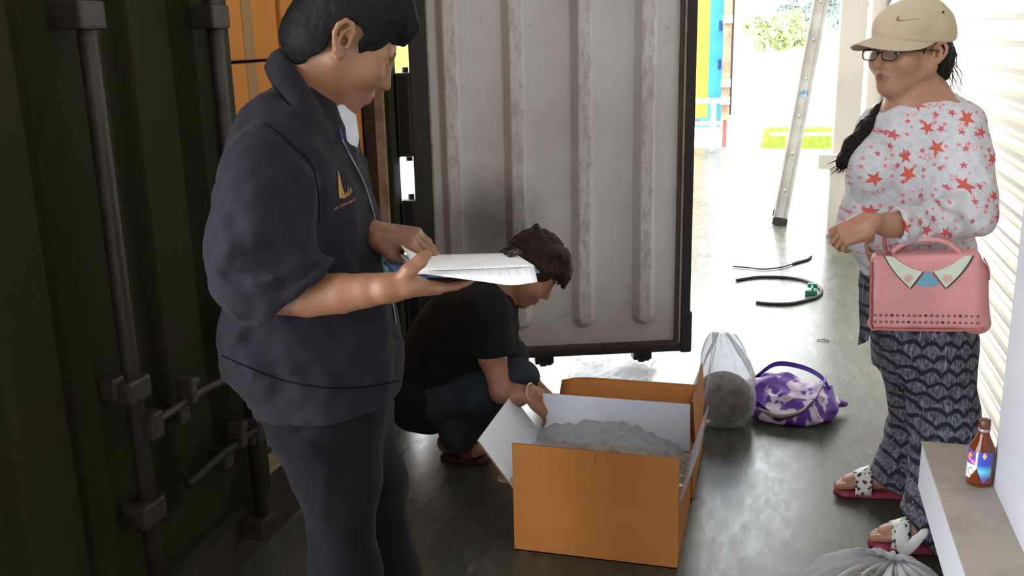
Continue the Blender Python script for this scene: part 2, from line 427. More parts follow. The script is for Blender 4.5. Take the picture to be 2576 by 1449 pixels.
def inner_mat():
    m, nt, b = nodes('scuffed_grey_door_lining'); c = objco(nt)
    at = N(nt, 'ShaderNodeAttribute', attribute_name='ridge').outputs['Fac']
    base = mixc(nt, ramp(nt, noise(nt, c, 2.2, 5), .35, .7), rgb(208, 209, 211), rgb(194, 190, 188))
    sp = ramp(nt, noise(nt, c, 16, 6, .7), .62, .72); base = mixc(nt, math_n(nt, 'MULTIPLY', sp, .5), base, rgb(128, 120, 117))
    sc_ = ramp(nt, noise(nt, objco(nt, (1, 1, .35)), 44, 5, .75), .46, .60)
    base = mixc(nt, math_n(nt, 'MULTIPLY', math_n(nt, 'MULTIPLY', sc_, at), .5), base, rgb(146, 134, 126))
    base = mixc(nt, math_n(nt, 'MULTIPLY', ramp(nt, noise(nt, c, 30, 4, .6), .58, .7), math_n(nt, 'MULTIPLY', at, .4)), base, rgb(226, 222, 216))
    # rust-brown soiling that rises from the foot of the leaf, and one soot patch
    z = N(nt, 'ShaderNodeSeparateXYZ'); nt.links.new(c, z.inputs[0])
    lowm = ramp(nt, math_n(nt, 'ADD', z.outputs[2], math_n(nt, 'MULTIPLY', noise(nt, c, 5, 4), .25)), .62, .15)
    base = mixc(nt, math_n(nt, 'MULTIPLY', lowm, .6), base, rgb(150, 126, 104))
    dv = N(nt, 'ShaderNodeVectorMath', operation='DISTANCE'); nt.links.new(c, dv.inputs[0]); dv.inputs[1].default_value = (.27, .02, .74)
    soot = ramp(nt, math_n(nt, 'ADD', dv.outputs['Value'], math_n(nt, 'MULTIPLY', noise(nt, c, 9, 4), .14)), .36, .14)
    base = mixc(nt, math_n(nt, 'MULTIPLY', soot, .8), base, rgb(86, 80, 80))
    nt.links.new(base, b.inputs['Base Color']); b.inputs['Roughness'].default_value = .42; b.inputs['Metallic'].default_value = .1
    bump(nt, b, noise(nt, c, 50, 4), .12, .004)
    return m
INNER = inner_mat(); DARKB = M('dark_brown_frame', rgb(74, 62, 54), .55, .1, var=(8, rgb(50, 42, 38), .45, .7))
KX, KY = -1.515, 3.70        # container end plane and its right post
ct = thing('shipping_container', 'dark green shipping container backed to the dock with its right leaf swung open', 'container', (-1.6, 2.5, -.2))
box('corner_post', (-1.60, 3.655, .05), (-1.50, 3.735, 2.75), GREEN2, ct, bev=.006)
box('corner_post', (-1.66, 1.255, .05), (-1.50, 1.325, 2.75), GREEN2, ct, bev=.006)
box('door_jamb', (-1.562, 3.640, .19), (-1.522, 3.656, 2.6), TAN, ct, bev=.003)
box('door_jamb', (-1.612, 3.644, .19), (-1.563, 3.657, 2.6), RUSTY, ct, bev=.003)
box('header', (-1.66, 1.33, 2.52), (-1.50, 3.65, 2.75), GREEN2, ct, bev=.006)
box('sill', (-1.70, 1.30, -.15), (-1.512, 3.70, .185), RUSTY, ct, bev=.004)
box('threshold_strip', (-1.60, 1.33, .186), (-1.535, 3.652, .205), TAN, ct, bev=.003)
box('threshold_strip', (-1.66, 1.33, .186), (-1.605, 3.64, .214), RUSTY, ct, bev=.003)
def floor_end():
    bm = bmesh.new(); y0, p = 1.34, .105                     # aluminium floor end: top and bottom flange with upright webs
    bm_box(bm, (-1.66, y0, .215), (-1.618, 3.62, .232), .002); bm_box(bm, (-1.66, y0, .326), (-1.618, 3.62, .344), .002)
    y = y0
    while y < 3.63: bm_box(bm, (-1.655, y, .23), (-1.622, y + .014, .328), .002); y += p
    return bmobj('floor_end_grid', bm, ALU, ct)
floor_end()
box('floor_plate', (-9, 1.30, .0), (-1.66, 3.66, .344), RUSTY, ct, bev=0)
box('side_wall', (-9, 3.66, -.1), (-1.59, 3.70, 2.75), GREEN2, ct, bev=0)
box('side_wall', (-9, 1.27, -.1), (-1.59, 1.30, 2.75), GREEN2, ct, bev=0)
box('roof_panel', (-9, 1.27, 2.72), (-1.6, 3.70, 2.76), GREEN2, ct, bev=0)
box('end_wall', (-9.05, 1.27, -.1), (-9, 3.70, 2.75), GREEN2, ct, bev=0)
# ---- a door leaf in its own axes: x from hinge (0) to free edge (1.15), y from inner face (0) to outer (-), z up
RIB = [.145, .41, .69, .955]            # ridge centres from the hinge side
def leaf(hinge, dirx, diry, z0, z1, mirror_note):
    W = 1.148; dx = Vector(dirx).normalized(); dy = Vector(diry).normalized()
    T = Matrix(((dx[0], dy[0], 0, hinge[0]), (dx[1], dy[1], 0, hinge[1]), (0, 0, 1, 0), (0, 0, 0, 1)))
    flip = dx.cross(dy).z < 0
    P_ = lambda x, y, z: T @ Vector((x, y, z))
    def bxp(name, lo, hi, mat, parent, bev=.003):
        return box(name, lo, hi, mat, parent, bev, T)
    # panel sheet with pressed ridges standing out on the inner side
    xs = sorted(set([.05, W - .05] + [round(r + k, 4) for r in RIB for k in np.linspace(-.058, .058, 25)] + list(np.linspace(.06, W - .06, 12).round(4))))
    zs = [z0 + .03] + list(np.linspace(z0 + .09, z0 + .22, 30)) + list(np.linspace(z0 + .27, z1 - .22, 9)) + list(np.linspace(z1 - .2, z1 - .06, 14)) + [z1 - .03]
    def h(x, z):
        best = 0
        for r in RIB:
            zz = min(max(z, z0 + .165), z1 - .16); d_ = math.hypot(x - r, z - zz)
            best = max(best, min(1, max(0, (.052 - d_) / .025)))
        return best
    v = []; rid = []; n = len(xs)
    for side, y0 in ((0, 0.0), (1, -.004)):
        for z in zs:
            for x in xs: hh = h(x, z); v.append(P_(x, y0 + .044 * hh - .014, z)); rid.append(1.0 if hh > .98 else 0.0)
    f = []; o2 = len(zs) * n; fin = []
    for s_ in (0, 1):
        for i in range(len(zs) - 1):
            for j in range(n - 1):
                q = [s_ * o2 + i * n + j, s_ * o2 + i * n + j + 1, s_ * o2 + (i + 1) * n + j + 1, s_ * o2 + (i + 1) * n + j]
                if (s_ == 0) != flip: q = q[::-1]
                f.append(tuple(q)); fin.append(s_)
    me = bpy.data.meshes.new('door'); me.from_pydata(v, [], f); me.update()
    a = me.attributes.new('ridge', 'FLOAT', 'POINT'); a.data.foreach_set('value', rid)
    d = link('door', me, [INNER, GREEN], ct); me.polygons.foreach_set('material_index', fin)
    me.polygons.foreach_set('use_smooth', [True] * len(me.polygons))
    # local object coordinates for the lining: the leaf's own axes
    d.parent = None
    inv = T.inverted()
    me.transform(inv); d.matrix_world = T
    d.parent = ct; d.matrix_parent_inverse = Matrix.Translation(-Vector(ct.location))
    def sub(o): o.parent = d; o.matrix_parent_inverse = T.inverted(); return o
    B = lambda name, lo, hi, mat, bev=.003: sub(box(name, lo, hi, mat, None, bev, T))
    FR = GREEN2 if mirror_note == 'shut' else DARKB
    B('stile', (0.012, -.05, z0), (.055, .006, z1), FR); B('stile', (W - .055, -.05, z0), (W - .012, .006, z1), FR)
    B('rail', (.05, -.05, z0), (W - .05, .006, z0 + .035), FR); B('rail', (.05, -.05, z1 - .04), (W - .05, .006, z1), FR)
    B('trim_strip', (.052, .005, z0 + .03), (.060, .012, z1 - .03), TAN, .001); B('trim_strip', (W - .040, .005, z0 + .03), (W - .031, .012, z1 - .03), TAN, .001)
    for x0, x1 in ((-.022, .05), (W - .030, W + .012)):
        B('gasket', (x0, -.03, z0 - .012), (x1, .012 if x1 > .5 else .012, z1), GASKET, .005)
    B('gasket', (.0, -.03, z0 - .012), (W, .012, z0 + .014), GASKET, .004)
    B('gasket_corner', (W - .085, -.034, z0 - .022), (W + .02, .010, z0 + .13), GASKET, .012) if False else None
    B('gasket_corner', (W - .030, -.034, z0 - .02), (W + .022, .016, z0 + .17), GASKET, .012)
    for x, hz, hs in ((.505, .66, 1), (1.01, .455, -1)) if mirror_note == 'shut' else ((.53, .66, 1), (.975, .455, -1)):
        rod = sub(tube('lock_rod', [P_(x, -.085, z) for z in (.10, 1.0, z1 + .06)], .021, STEEL, None, 14))
        for z in (.135, .44, .755, 1.605, 2.2):
            B('rod_bracket', (x - .055, -.117, z - .03), (x + .03, -.048, z + .03), STEEL, .008)
        if mirror_note == 'shut':
            B('rod_bracket', (x - .07, -.09, .745), (x - .03, -.048, .80), STEEL, .006)
        # cam at the foot of the rod
        bm = bmesh.new(); bm_box(bm, (x - .022, -.112, .095), (x + .022, -.060, .135), .006, T); bm_box(bm, (x - .034, -.075, .10), (x - .006, -.035, .122), .004, T)
        sub(bmobj('cam', bm, STEEL))
        # handle: hub, arm with a bend, retainer with its catch
        L = .34 * hs
        hub = sub(box('handle_hub', (0, 0, 0), (1, 1, 1), STEEL, None, .0)); bpy.data.objects.remove(hub)
        B('handle_hub', (x - .022 + .02 * hs, -.13, hz - .04), (x + .022 + .02 * hs, -.06, hz + .03), STEEL, .008)
        pts = [P_(x + .02 * hs, -.115, hz), P_(x + .10 * hs, -.118, hz + .004), P_(x + .16 * hs, -.128, hz + .012), P_(x + .23 * hs, -.125, hz + .01), P_(x + L, -.115, hz - .005), P_(x + L + .04 * hs, -.115, hz - .006)]
        sub(tube('handle', spline(pts, 4), .012, GREEN2 if hs < 0 else STEEL, None, 8))
        B('handle_retainer', (x + .165 * hs - .02, -.105, hz - .06), (x + .165 * hs + .02, -.048, hz - .004), STEEL, .006)
        bm = bmesh.new(); bm_box(bm, (x + .15 * hs - .012, -.15, hz + .0), (x + .15 * hs + .012, -.10, hz + .07), .006, T); bm_box(bm, (x + .15 * hs - .01, -.13, hz + .03), (x + .15 * hs + .055 , -.105, hz + .055), .006, T)
        sub(bmobj('catch', bm, STEEL))
    return d, T, sub, B
Z0, Z1 = .172, 2.50
dl, TL, subL, BL = leaf((-1.535, 1.345), (0, 1, 0), (-1, 0, 0), Z0, Z1, 'shut')
hx, hy = -1.44, 3.79
ang = math.radians(19.6)
dr, TR, subR, BR = leaf((hx, hy), (math.cos(ang), math.sin(ang), 0), (math.sin(ang), -math.cos(ang), 0), Z0, Z1, 'open')
for z0_, z1_ in ((1.06, 1.40), (.66, .88), (.30, .5), (1.85, 2.1)):
    bm = bmesh.new(); bm_box(bm, (-1.56, 3.70, z0_), (-1.50, 3.80, z1_), .006)
    bm_box(bm, (-1.51, 3.755, z0_ + .0), (-1.452, 3.805, z1_), .01); bmobj('hinge', bm, GASKET, ct)
    v, f = tube_geo([(-1.485, 3.80, z0_ - .02), (-1.485, 3.80, z1_ + .02)], .014, 10); pymesh('hinge_pin', v, f, STEEL, ct, True)
# ------------------------------------------------------------------ cartons stacked inside the container
def carton_mat(name, c1, c2):
    m, nt, b = nodes(name); c = objco(nt)
    f = noise(nt, c, 3, 4); col = mixc(nt, ramp(nt, f, .35, .7), c1, c2)
    fl_ = noise(nt, objco(nt, (2, 2, 90)), 3, 2); col = mixc(nt, math_n(nt, 'MULTIPLY', ramp(nt, fl_, .5, .7), .12), col, rgb(120, 84, 44))
    st = ramp(nt, noise(nt, c, 14, 3, .6), .70, .76); col = mixc(nt, math_n(nt, 'MULTIPLY', st, .3), col, rgb(96, 66, 36))
    nt.links.new(col, b.inputs['Base Color']); b.inputs['Roughness'].default_value = .62; b.inputs['Specular IOR Level'].default_value = .35
    bump(nt, b, noise(nt, objco(nt, (60, 60, 2)), 3, 2), .05, .002)
    return m
CARD = carton_mat('yellow_brown_cardboard', rgb(186, 120, 58), rgb(176, 110, 52))
CARD2 = carton_mat('orange_brown_cardboard', rgb(202, 132, 52), rgb(186, 120, 48))
TAPE = M('parcel_tape', rgb(150, 116, 70), .35)
EDGE = M('cut_cardboard_edge', rgb(126, 88, 50), .8)
rows = [(.345, .905), (.912, 1.474), (1.482, 2.03), (2.037, 2.45)]
ys = [(1.36, 1.87), (1.88, 2.42), (2.43, 3.008), (3.020, 3.642)]
where = ['bottom', 'second', 'third', 'top']; colw = ['far behind the shut leaf', 'just behind the shut leaf', 'left of the standing man', 'beside the tan jamb']
for ci, (a, b_) in enumerate(ys):
    for ri, (z0_, z1_) in enumerate(rows):
        t_ = thing('cardboard_carton', 'taped brown carton in the container, %s row of the stack %s' % (where[ri], colw[ci]), 'carton', (-2.1, (a + b_) / 2, z0_), 'cartons stacked in the container')
        j = RNG.uniform(-.010, .0)
        box('carton_body', (-2.4, a, z0_), (-1.606 + j, b_ - abs(j) * .4, z1_), CARD2, t_, bev=.008)
        ym = 2.81 if ci == 2 else (a + b_) / 2 + .02
        box('tape', (-1.606 + j, ym - .03, z0_ + .002), (-1.6045 + j, ym + .03, z1_ - .002), TAPE, t_, bev=0)
        box('flap_seam', (-1.606 + j, a + .02, z0_ + .145), (-1.6052 + j, b_ - .02, z0_ + .148), EDGE, t_, bev=0) if ri == 3 else None

# ------------------------------------------------------------------ open cartons on the dock floor
WHITEIN = M('white_lined_cardboard', rgb(214, 217, 230), .5, var=(5, rgb(204, 208, 222), .4, .7))
def flap(name, hinge_a, hinge_b, d, t_, sc_in, parent, inset=.004):
    """cardboard flap from the hinge edge a-b along direction d; the inner face is white lined"""
    a = np.array(hinge_a, float); b = np.array(hinge_b, float); d = np.array(d, float); n_ = np.cross(b - a, d); n_ /= np.linalg.norm(n_)
    e = (b - a) / np.linalg.norm(b - a) * inset
    q = [a + e, b - e, b - e + d, a + e + d]; w_ = n_ * t_
    v = q + [p + w_ for p in q]
    f = [(3, 2, 1, 0), (4, 5, 6, 7), (0, 1, 5, 4), (1, 2, 6, 5), (2, 3, 7, 6), (3, 0, 4, 7)]
    o = pymesh(name, v, f, [CARD, WHITEIN, EDGE], parent); me = o.data
    for i, p in enumerate(me.polygons): p.material_index = sc_in[1] if i == 0 else sc_in[0] if i == 1 else 2
    return o
def open_carton(t_, x0, x1, y0, y1, h):
    th = .006
    fr = box('front_wall', (x0, y0, 0), (x1, y0 + th, h), CARD, t_, bev=.0012)
    box('back_wall', (x0, y1 - th, 0), (x1, y1, h), CARD, t_, bev=.0012)
    box('side_wall', (x0, y0 + th, 0), (x0 + th, y1 - th, h), CARD, t_, bev=.0012)
    box('side_wall', (x1 - th, y0 + th, 0), (x1, y1 - th, h), CARD, t_, bev=.0012)
    box('carton_bottom', (x0, y0, .001), (x1, y1, th), CARD, t_, bev=0)
    return fr
t1 = thing('open_carton', 'nearest open brown carton with all four white-lined flaps raised, packed with clear plastic', 'carton', (-.48, 2.8, 0), 'open cartons on the dock floor')
bx0, bx1, by0, by1, bh = -.732, -.232, 2.598, 3.0, .203
open_carton(t1, bx0, bx1, by0, by1, bh)
flap('flap', (bx0, by0, bh), (bx1, by0, bh), (0.002, -.012, .162), .005, (0, 1), t1, .002)
flap('flap', (bx0, by1, bh), (bx1, by1, bh), (-.004, .004, .164), .005, (1, 0), t1, .004)
flap('flap', (bx1, by0, bh), (bx1, by1, bh), (.048, .0, .165), .005, (0, 1), t1)
flap('flap', (bx0, by0, bh), (bx0, by1, bh), (-.112, 0, .15), .005, (1, 0), t1)
box('crease', (bx0 + .01, by0 - .0012, bh - .002), (bx1 - .01, by0 + .001, bh + .003), EDGE, t1, bev=.0005)
xm = (bx0 + bx1) / 2 + .005
pymesh('crease', [(xm, by0 - .0004, bh + .004), (xm + .0022, by0 - .0004, bh + .004), (xm + .0022, by0 - .0064 - .0120, bh + .158), (xm, by0 - .0064 - .0120, bh + .158)], [(0, 1, 2, 3)], EDGE, t1)
t2 = thing('open_carton', 'second open brown carton directly behind the nearest one, by the squatting man\'s hands', 'carton', (-.47, 3.25, 0), 'open cartons on the dock floor')
cx0, cx1, cy0, cy1 = -.735, -.228, 3.05, 3.46
open_carton(t2, cx0, cx1, cy0, cy1, bh)
def bent_flap():
    g = []
    for i in range(9):
        u = i / 8
        x = np.linspace(cx0 + .03, cx1 - .004, 12)
        g.append([(xx, cy0 + .02 + .10 * u + .03 * u * u - .03 * (1 - min(1, (xx - cx0) / .12)) * u, bh + .185 * u - .028 * u * u - .02 * (1 - min(1, (xx - cx0) / .09)) ** 2 * u) for xx in x])
    return sheet('flap', g, .006, CARD, t2)
bent_flap()
flap('flap', (cx1, cy0, bh), (cx1, cy1, bh), (-.012, .0, .15), .005, (0, 0), t2)
flap('flap', (cx0, cy0, bh), (cx0, cy1, bh), (-.06, 0, -.15), .005, (1, 0), t2)
flap('flap', (cx0, cy1, bh), (cx1, cy1, bh), (0, .05, -.155), .005, (1, 0), t2)
def clear_mat(name, tint=(.93, .94, .96, 1), opac=.35, rough=.25):
    m, nt, b = nodes(name); out = nt.nodes['Material Output']
    tr = N(nt, 'ShaderNodeBsdfTransparent'); tr.inputs[0].default_value = tint
    b.inputs['Base Color'].default_value = (.82, .83, .86, 1); b.inputs['Roughness'].default_value = rough
    tl = N(nt, 'ShaderNodeBsdfTranslucent'); tl.inputs[0].default_value = (.85, .85, .86, 1)
    ad = N(nt, 'ShaderNodeMixShader'); ad.inputs[0].default_value = .5; nt.links.new(b.outputs[0], ad.inputs[1]); nt.links.new(tl.outputs[0], ad.inputs[2])
    fr = N(nt, 'ShaderNodeLayerWeight', Blend=.35)
    f = math_n(nt, 'ADD', math_n(nt, 'MULTIPLY', fr.outputs['Facing'], .45), opac, clamp=True)
    mx = N(nt, 'ShaderNodeMixShader'); nt.links.new(f, mx.inputs[0]); nt.links.new(tr.outputs[0], mx.inputs[1]); nt.links.new(ad.outputs[0], mx.inputs[2])
    nt.links.new(mx.outputs[0], out.inputs[0])
    bump(nt, b, noise(nt, objco(nt), 45, 3), .3, .004)
    return m
CLEAR = clear_mat('clear_polythene', opac=.13)
CLOUDY = clear_mat('cloudy_polythene', opac=.34, rough=.35)
FILM = clear_mat('packing_film', tint=(.90, .91, .93, 1), opac=.16, rough=.10)
def crumple(name, x0, x1, y0, y1, hfun, mat, parent, n=44, amp=.012, seed=1):
    R = np.random.RandomState(seed); ph = R.rand(10, 3) * 6.28; fr = R.uniform(18, 70, (10, 2)) * R.choice([-1, 1], (10, 2)); g = []
    for i in range(n + 1):
        row = []
        for j in range(n + 1):
            x = x0 + (x1 - x0) * i / n; y = y0 + (y1 - y0) * j / n
            k = sum(abs(math.sin(fr[q, 0] * x + fr[q, 1] * y + ph[q, 0])) for q in range(10)) / 10
            row.append((x + amp * .5 * math.sin(40 * y + ph[0, 1]), y, hfun(x, y) + amp * 3.2 * (k - .64)))
        g.append(row)
    return sheet(name, g, .0012, mat, parent, True)
mid = lambda a, b, x: max(0, min(1, (x - a) / (b - a)))
fm = crumple('plastic_film', bx0 - .055, bx1 + .004, by0 + .008, by1 - .01, lambda x, y: .245 + .045 * math.sin(mid(bx0, bx1, x) * 3.14) * mid(by0, by1, y) - .045 * mid(bx0 + .3, bx1, x) - (.02 if x < bx0 else 0), FILM, t1, amp=.012)
tag(fm, 'clear crumpled packing film')
def pebble_fill(name, x0, x1, y0, y1, z, parent, mat, n=60):
    v = []; f = []
    for i in range(n):
        c = Vector((RNG.uniform(x0 + .05, x1 - .05), RNG.uniform(y0 + .05, y1 - .05), z + RNG.uniform(-.01, .012))); an = RNG.rand() * 3.14
        vv, ff = tube_geo([c + Vector((math.cos(an) * s_ * .05, math.sin(an) * s_ * .05, .01 * s_)) for s_ in (-1, -.4, .4, 1)], [.008, .02, .02, .008], 7); o = len(v); v += vv; f += [tuple(a + o for a in q) for q in ff]
    o = pymesh(name, v, f, mat, parent, True); tag(o, kind='stuff'); return o
PALE = M('pale_packing', rgb(186, 184, 182), .6)
pebble_fill('packing', bx0, bx1, by0, by1, .17, t1, PALE)
pebble_fill('packing', cx0, cx1, cy0, cy1, .15, t2, PALE)
crumple('plastic_film', cx0 + .01, cx1 - .01, cy0 + .01, cy1 - .01, lambda x, y: .185, FILM, t2, amp=.010, seed=9)

# ------------------------------------------------------------------ dried plant bags
STRAW = M('dried_stalks', rgb(150, 132, 104), .7, var=(30, rgb(104, 86, 62), .4, .65))
STRAW2 = M('grey_dried_roots', rgb(150, 140, 126), .7, var=(30, rgb(92, 82, 72), .42, .62))
def stalks(name, centre, rad, n, parent, mat, ln=(.05, .13), r=(.0016, .0034), zmin=.004, seed=2):
    R = np.random.RandomState(seed); v = []; f = []
    for i in range(n):
        while True:
            p = R.uniform(-1, 1, 3)
            if p @ p < 1: break
        p = p / max(np.linalg.norm(p), 1e-3) * (np.linalg.norm(p) ** .35)
        c = np.array(centre) + p * rad; d = R.normal(size=3) * (1, 1, .55); d /= np.linalg.norm(d); L = R.uniform(*ln) / 2; b = R.normal(size=3) * .25
        pts = []
        for s_ in (-1, 0, 1):
            q = c + d * L * s_ + b * L * (s_ * s_); e = (q - centre) / rad; m = np.linalg.norm(e)
            if m > 1: q = centre + (q - centre) / m
            q[2] = max(q[2], zmin); pts.append(q)
        vv, ff = tube_geo(pts, R.uniform(*r), 4, False); o = len(v); v += vv; f += [tuple(a + o for a in k) for k in ff]
    o = pymesh(name, v, f, mat, parent, True); return tag(o, kind='stuff')
def bag_field(lo, hi, h): return Field(np.arange(lo[0], hi[0], h), np.arange(lo[1], hi[1], h), np.arange(lo[2], hi[2], h))
bgp = np.array((-0.1745,3.6932,0))
b1 = thing('plastic_bag', 'tall clear plastic bag of dried brown stalks standing behind the cartons', 'bag', (bgp[0], bgp[1] + .06, 0))
bc = np.array((bgp[0] + .005, bgp[1] + .07, .105))
stalks('dried_stalks', bc, np.array((.116, .090, .108)), 1300, b1, STRAW, ln=(.05, .16))
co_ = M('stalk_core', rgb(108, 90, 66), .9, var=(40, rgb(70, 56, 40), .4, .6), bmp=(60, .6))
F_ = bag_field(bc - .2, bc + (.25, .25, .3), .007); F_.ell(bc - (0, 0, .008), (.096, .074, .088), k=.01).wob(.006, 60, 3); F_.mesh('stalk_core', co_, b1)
def shell(name, mat, parent, rings, seg=48, th=.0012, wr=.006, seed=0):
    """thin bag skin through rings (z, cx, cy, rx, ry)"""
    R = np.random.RandomState(seed); ph = R.rand(8) * 6.28; g = []
    zs = [r[0] for r in rings]; zz = np.linspace(zs[0], zs[-1], 40)
    for z in zz:
        cx, cy, rx, ry = [np.interp(z, zs, [r[i] for r in rings]) for i in (1, 2, 3, 4)]; u = (z - zs[0]) / (zs[-1] - zs[0]); row = []
        for k in range(seg + 1):
            a = 2 * math.pi * (k % seg) / seg; w_ = 1 + wr * (1 + 3 * u) / max(rx, .02) * (math.sin(5 * a + ph[0] + 3 * u) + .7 * math.sin(9 * a + ph[1] - 5 * u) + .5 * math.sin(14 * a + ph[2] + 9 * u)) * .6
            row.append((cx + rx * w_ * math.cos(a), cy + ry * w_ * math.sin(a), z + .006 * math.sin(3 * a + ph[3]) * u))
        g.append(row)
    return sheet(name, g, th, mat, parent, True)
shell('bag_skin', CLEAR, b1, [(.002, bc[0], bc[1], .085, .07), (.05, bc[0], bc[1], .118, .095), (.12, bc[0] + .005, bc[1], .122, .098), (.20, bc[0] + .012, bc[1], .110, .07), (.27, bc[0] + .006, bc[1], .088, .04), (.33, bc[0] - .006, bc[1] + .01, .054, .02), (.375, bc[0] - .016, bc[1] + .01, .026, .008)], seed=3)
# foreground bag, tied, with two ears
kx = np.array((0.382,2.6173,0.1112))
b2 = thing('plastic_bag', 'tied white plastic bag of grey dried roots with two knot ears on the floor', 'bag', (.30, 2.42, 0))
fc = np.array((.285, 2.40, .10))
stalks('dried_roots', fc + (-.02, 0, -.008), np.array((.158, .115, .078)), 1500, b2, STRAW2, ln=(.04, .10), r=(.0015, .004), seed=8)
def pleated():
    g = []; n = 120; K = np.array((kx[0], kx[1], kx[2] - .012))
    for i in range(36):
        u = i / 35; row = []
        for k in range(n + 1):
            a = 2 * math.pi * (k % n) / n; R_ = np.array((.196, .15))
            th_ = u * 2.55; cs, sn = math.cos(th_), math.sin(th_)
            base = np.array((fc[0] + R_[0] * sn * math.cos(a), fc[1] + R_[1] * sn * math.sin(a), fc[2] + .132 * cs))
            top = np.array((fc[0] + R_[0] * math.cos(a), fc[1] + R_[1] * math.sin(a), fc[2]))
            q = base
            pull = math.exp(-((q - K) @ (q - K)) / .0090); dirk = q - K
            w_ = max(0, 1 - u * 1.5)
            q = q * (1 - w_ ** 2.2) + K * w_ ** 2.2
            pleat = math.sin(17 * a + 1.3 * math.sin(3 * a)) * .006 * (math.sin(min(1, u * 1.7) * 3.14) ** .7) + .004 * math.sin(31 * a + 6 * u) * (u > .08)
            q = q + (q - fc) / (np.linalg.norm(q - fc) + 1e-3) * pleat; q[2] = max(q[2], .003); row.append(q)
        g.append(row)
    return sheet('bag_skin', g, .0012, CLOUDY, b2, True)
pleated()
F_ = bag_field(kx - .12, kx + (.14, .1, .16), .0035)
F_.ell(kx - (0, 0, .004), (.016, .014, .014), k=.01)
e1, e2 = np.array((0.3751,2.6154,0.1996)), np.array((0.43,2.6098,0.1947))
for e, wd in ((e1, .0165), (e2, .0165)):
    ax = e - kx; ax /= np.linalg.norm(ax); Fr = frame(np.cross(ax, FW), ax)
    F_.ell((kx + e) / 2 + ax * .012, (wd, .007, np.linalg.norm(e - kx) / 2 + .008), (Fr[0], Fr[1], Fr[2]), k=.004)
F_.wob(.0012, 70, 4); F_.mesh('knot_ears', clear_mat('gathered_polythene', opac=.72, rough=.35), b2)

# ------------------------------------------------------------------ purple shopping bag
def purple_mat():
    m, nt, b = nodes('purple_white_printed_cloth'); c = objco(nt)
    n1 = noise(nt, c, 8.5, 2, .5, 1.2); f = ramp(nt, n1, .50, .54)
    col = mixc(nt, f, rgb(104, 62, 168), rgb(226, 214, 238)); nt.links.new(col, b.inputs['Base Color']); b.inputs['Roughness'].default_value = .5
    return m
PURP = purple_mat(); PURPD = M('violet_webbing', rgb(92, 52, 160), .55); 
pc = np.array((0.0639,3.8843,0)) + (.012, 0, 0); b3 = thing('shopping_bag', 'crumpled purple and white cloth shopping bag lying beside the bag of stalks', 'bag', (pc[0], pc[1], 0))
F_ = bag_field(pc - (.3, .3, .03), pc + (.35, .35, .28), .006)
F_.ell(pc + (-.04, .06, .055), (.15, .11, .085), k=.03).ell(pc + (.08, .02, .05), (.12, .11, .075), k=.03).ell(pc + (.0, -.06, .03), (.16, .06, .04), k=.03).ell(pc + (-.02, .08, .10), (.10, .06, .045), k=.03)
F_.cap(pc + (.12, .05, .06), pc + (.235, .09, .035), .05, .014, k=.04)
for i in range(16):
    a = RNG.uniform(0, 6.28); q = pc + np.array((RNG.uniform(-.15, .18), RNG.uniform(-.1, .1), .13)); r_ = np.array((math.cos(a), math.sin(a), 0)) * .09
    F_.crease([q - r_ + (0, 0, -.05), q - (0, 0, .01), q + r_ + (0, 0, -.05)], .016, RNG.choice([.018, -.014]))
F_.wob(.006, 35, 6); F_.cut(pc + (0, 0, .002), (0, 0, -1)); F_.mesh('bag_body', PURP, b3); TP = F_.tree()
def ribbon(name, pts, wdir, wid, mat, parent, th=.003, n=8):
    c = spline(pts, n); wd = np.array(wdir, float); wd /= np.linalg.norm(wd)
    return sheet(name, [[p - wd * wid / 2, p, p + wd * wid / 2] for p in c], th, mat, parent, True)
ribbon('handle', [pc + (-.12, -.07, .075), pc + (-.03, -.125, .035), pc + (.07, -.10, .06), pc + (.135, -.02, .14), pc + (.15, .06, .155)], (.25, -.5, .8), .036, PURPD, b3)
ribbon('handle', [pc + (-.13, .09, .12), pc + (-.05, .13, .175), pc + (.05, .13, .172), pc + (.13, .09, .15), pc + (.17, .04, .11)], (0, -.5, .8), .028, PURPD, b3)
LIN = M('pale_bag_lining', rgb(214, 206, 196), .6)
ribbon('lining', [pc + (-.11, -.095, .055), pc + (-.03, -.135, .05), pc + (.05, -.12, .065), pc + (.10, -.07, .095)], (0, -.4, 1), .022, LIN, b3)

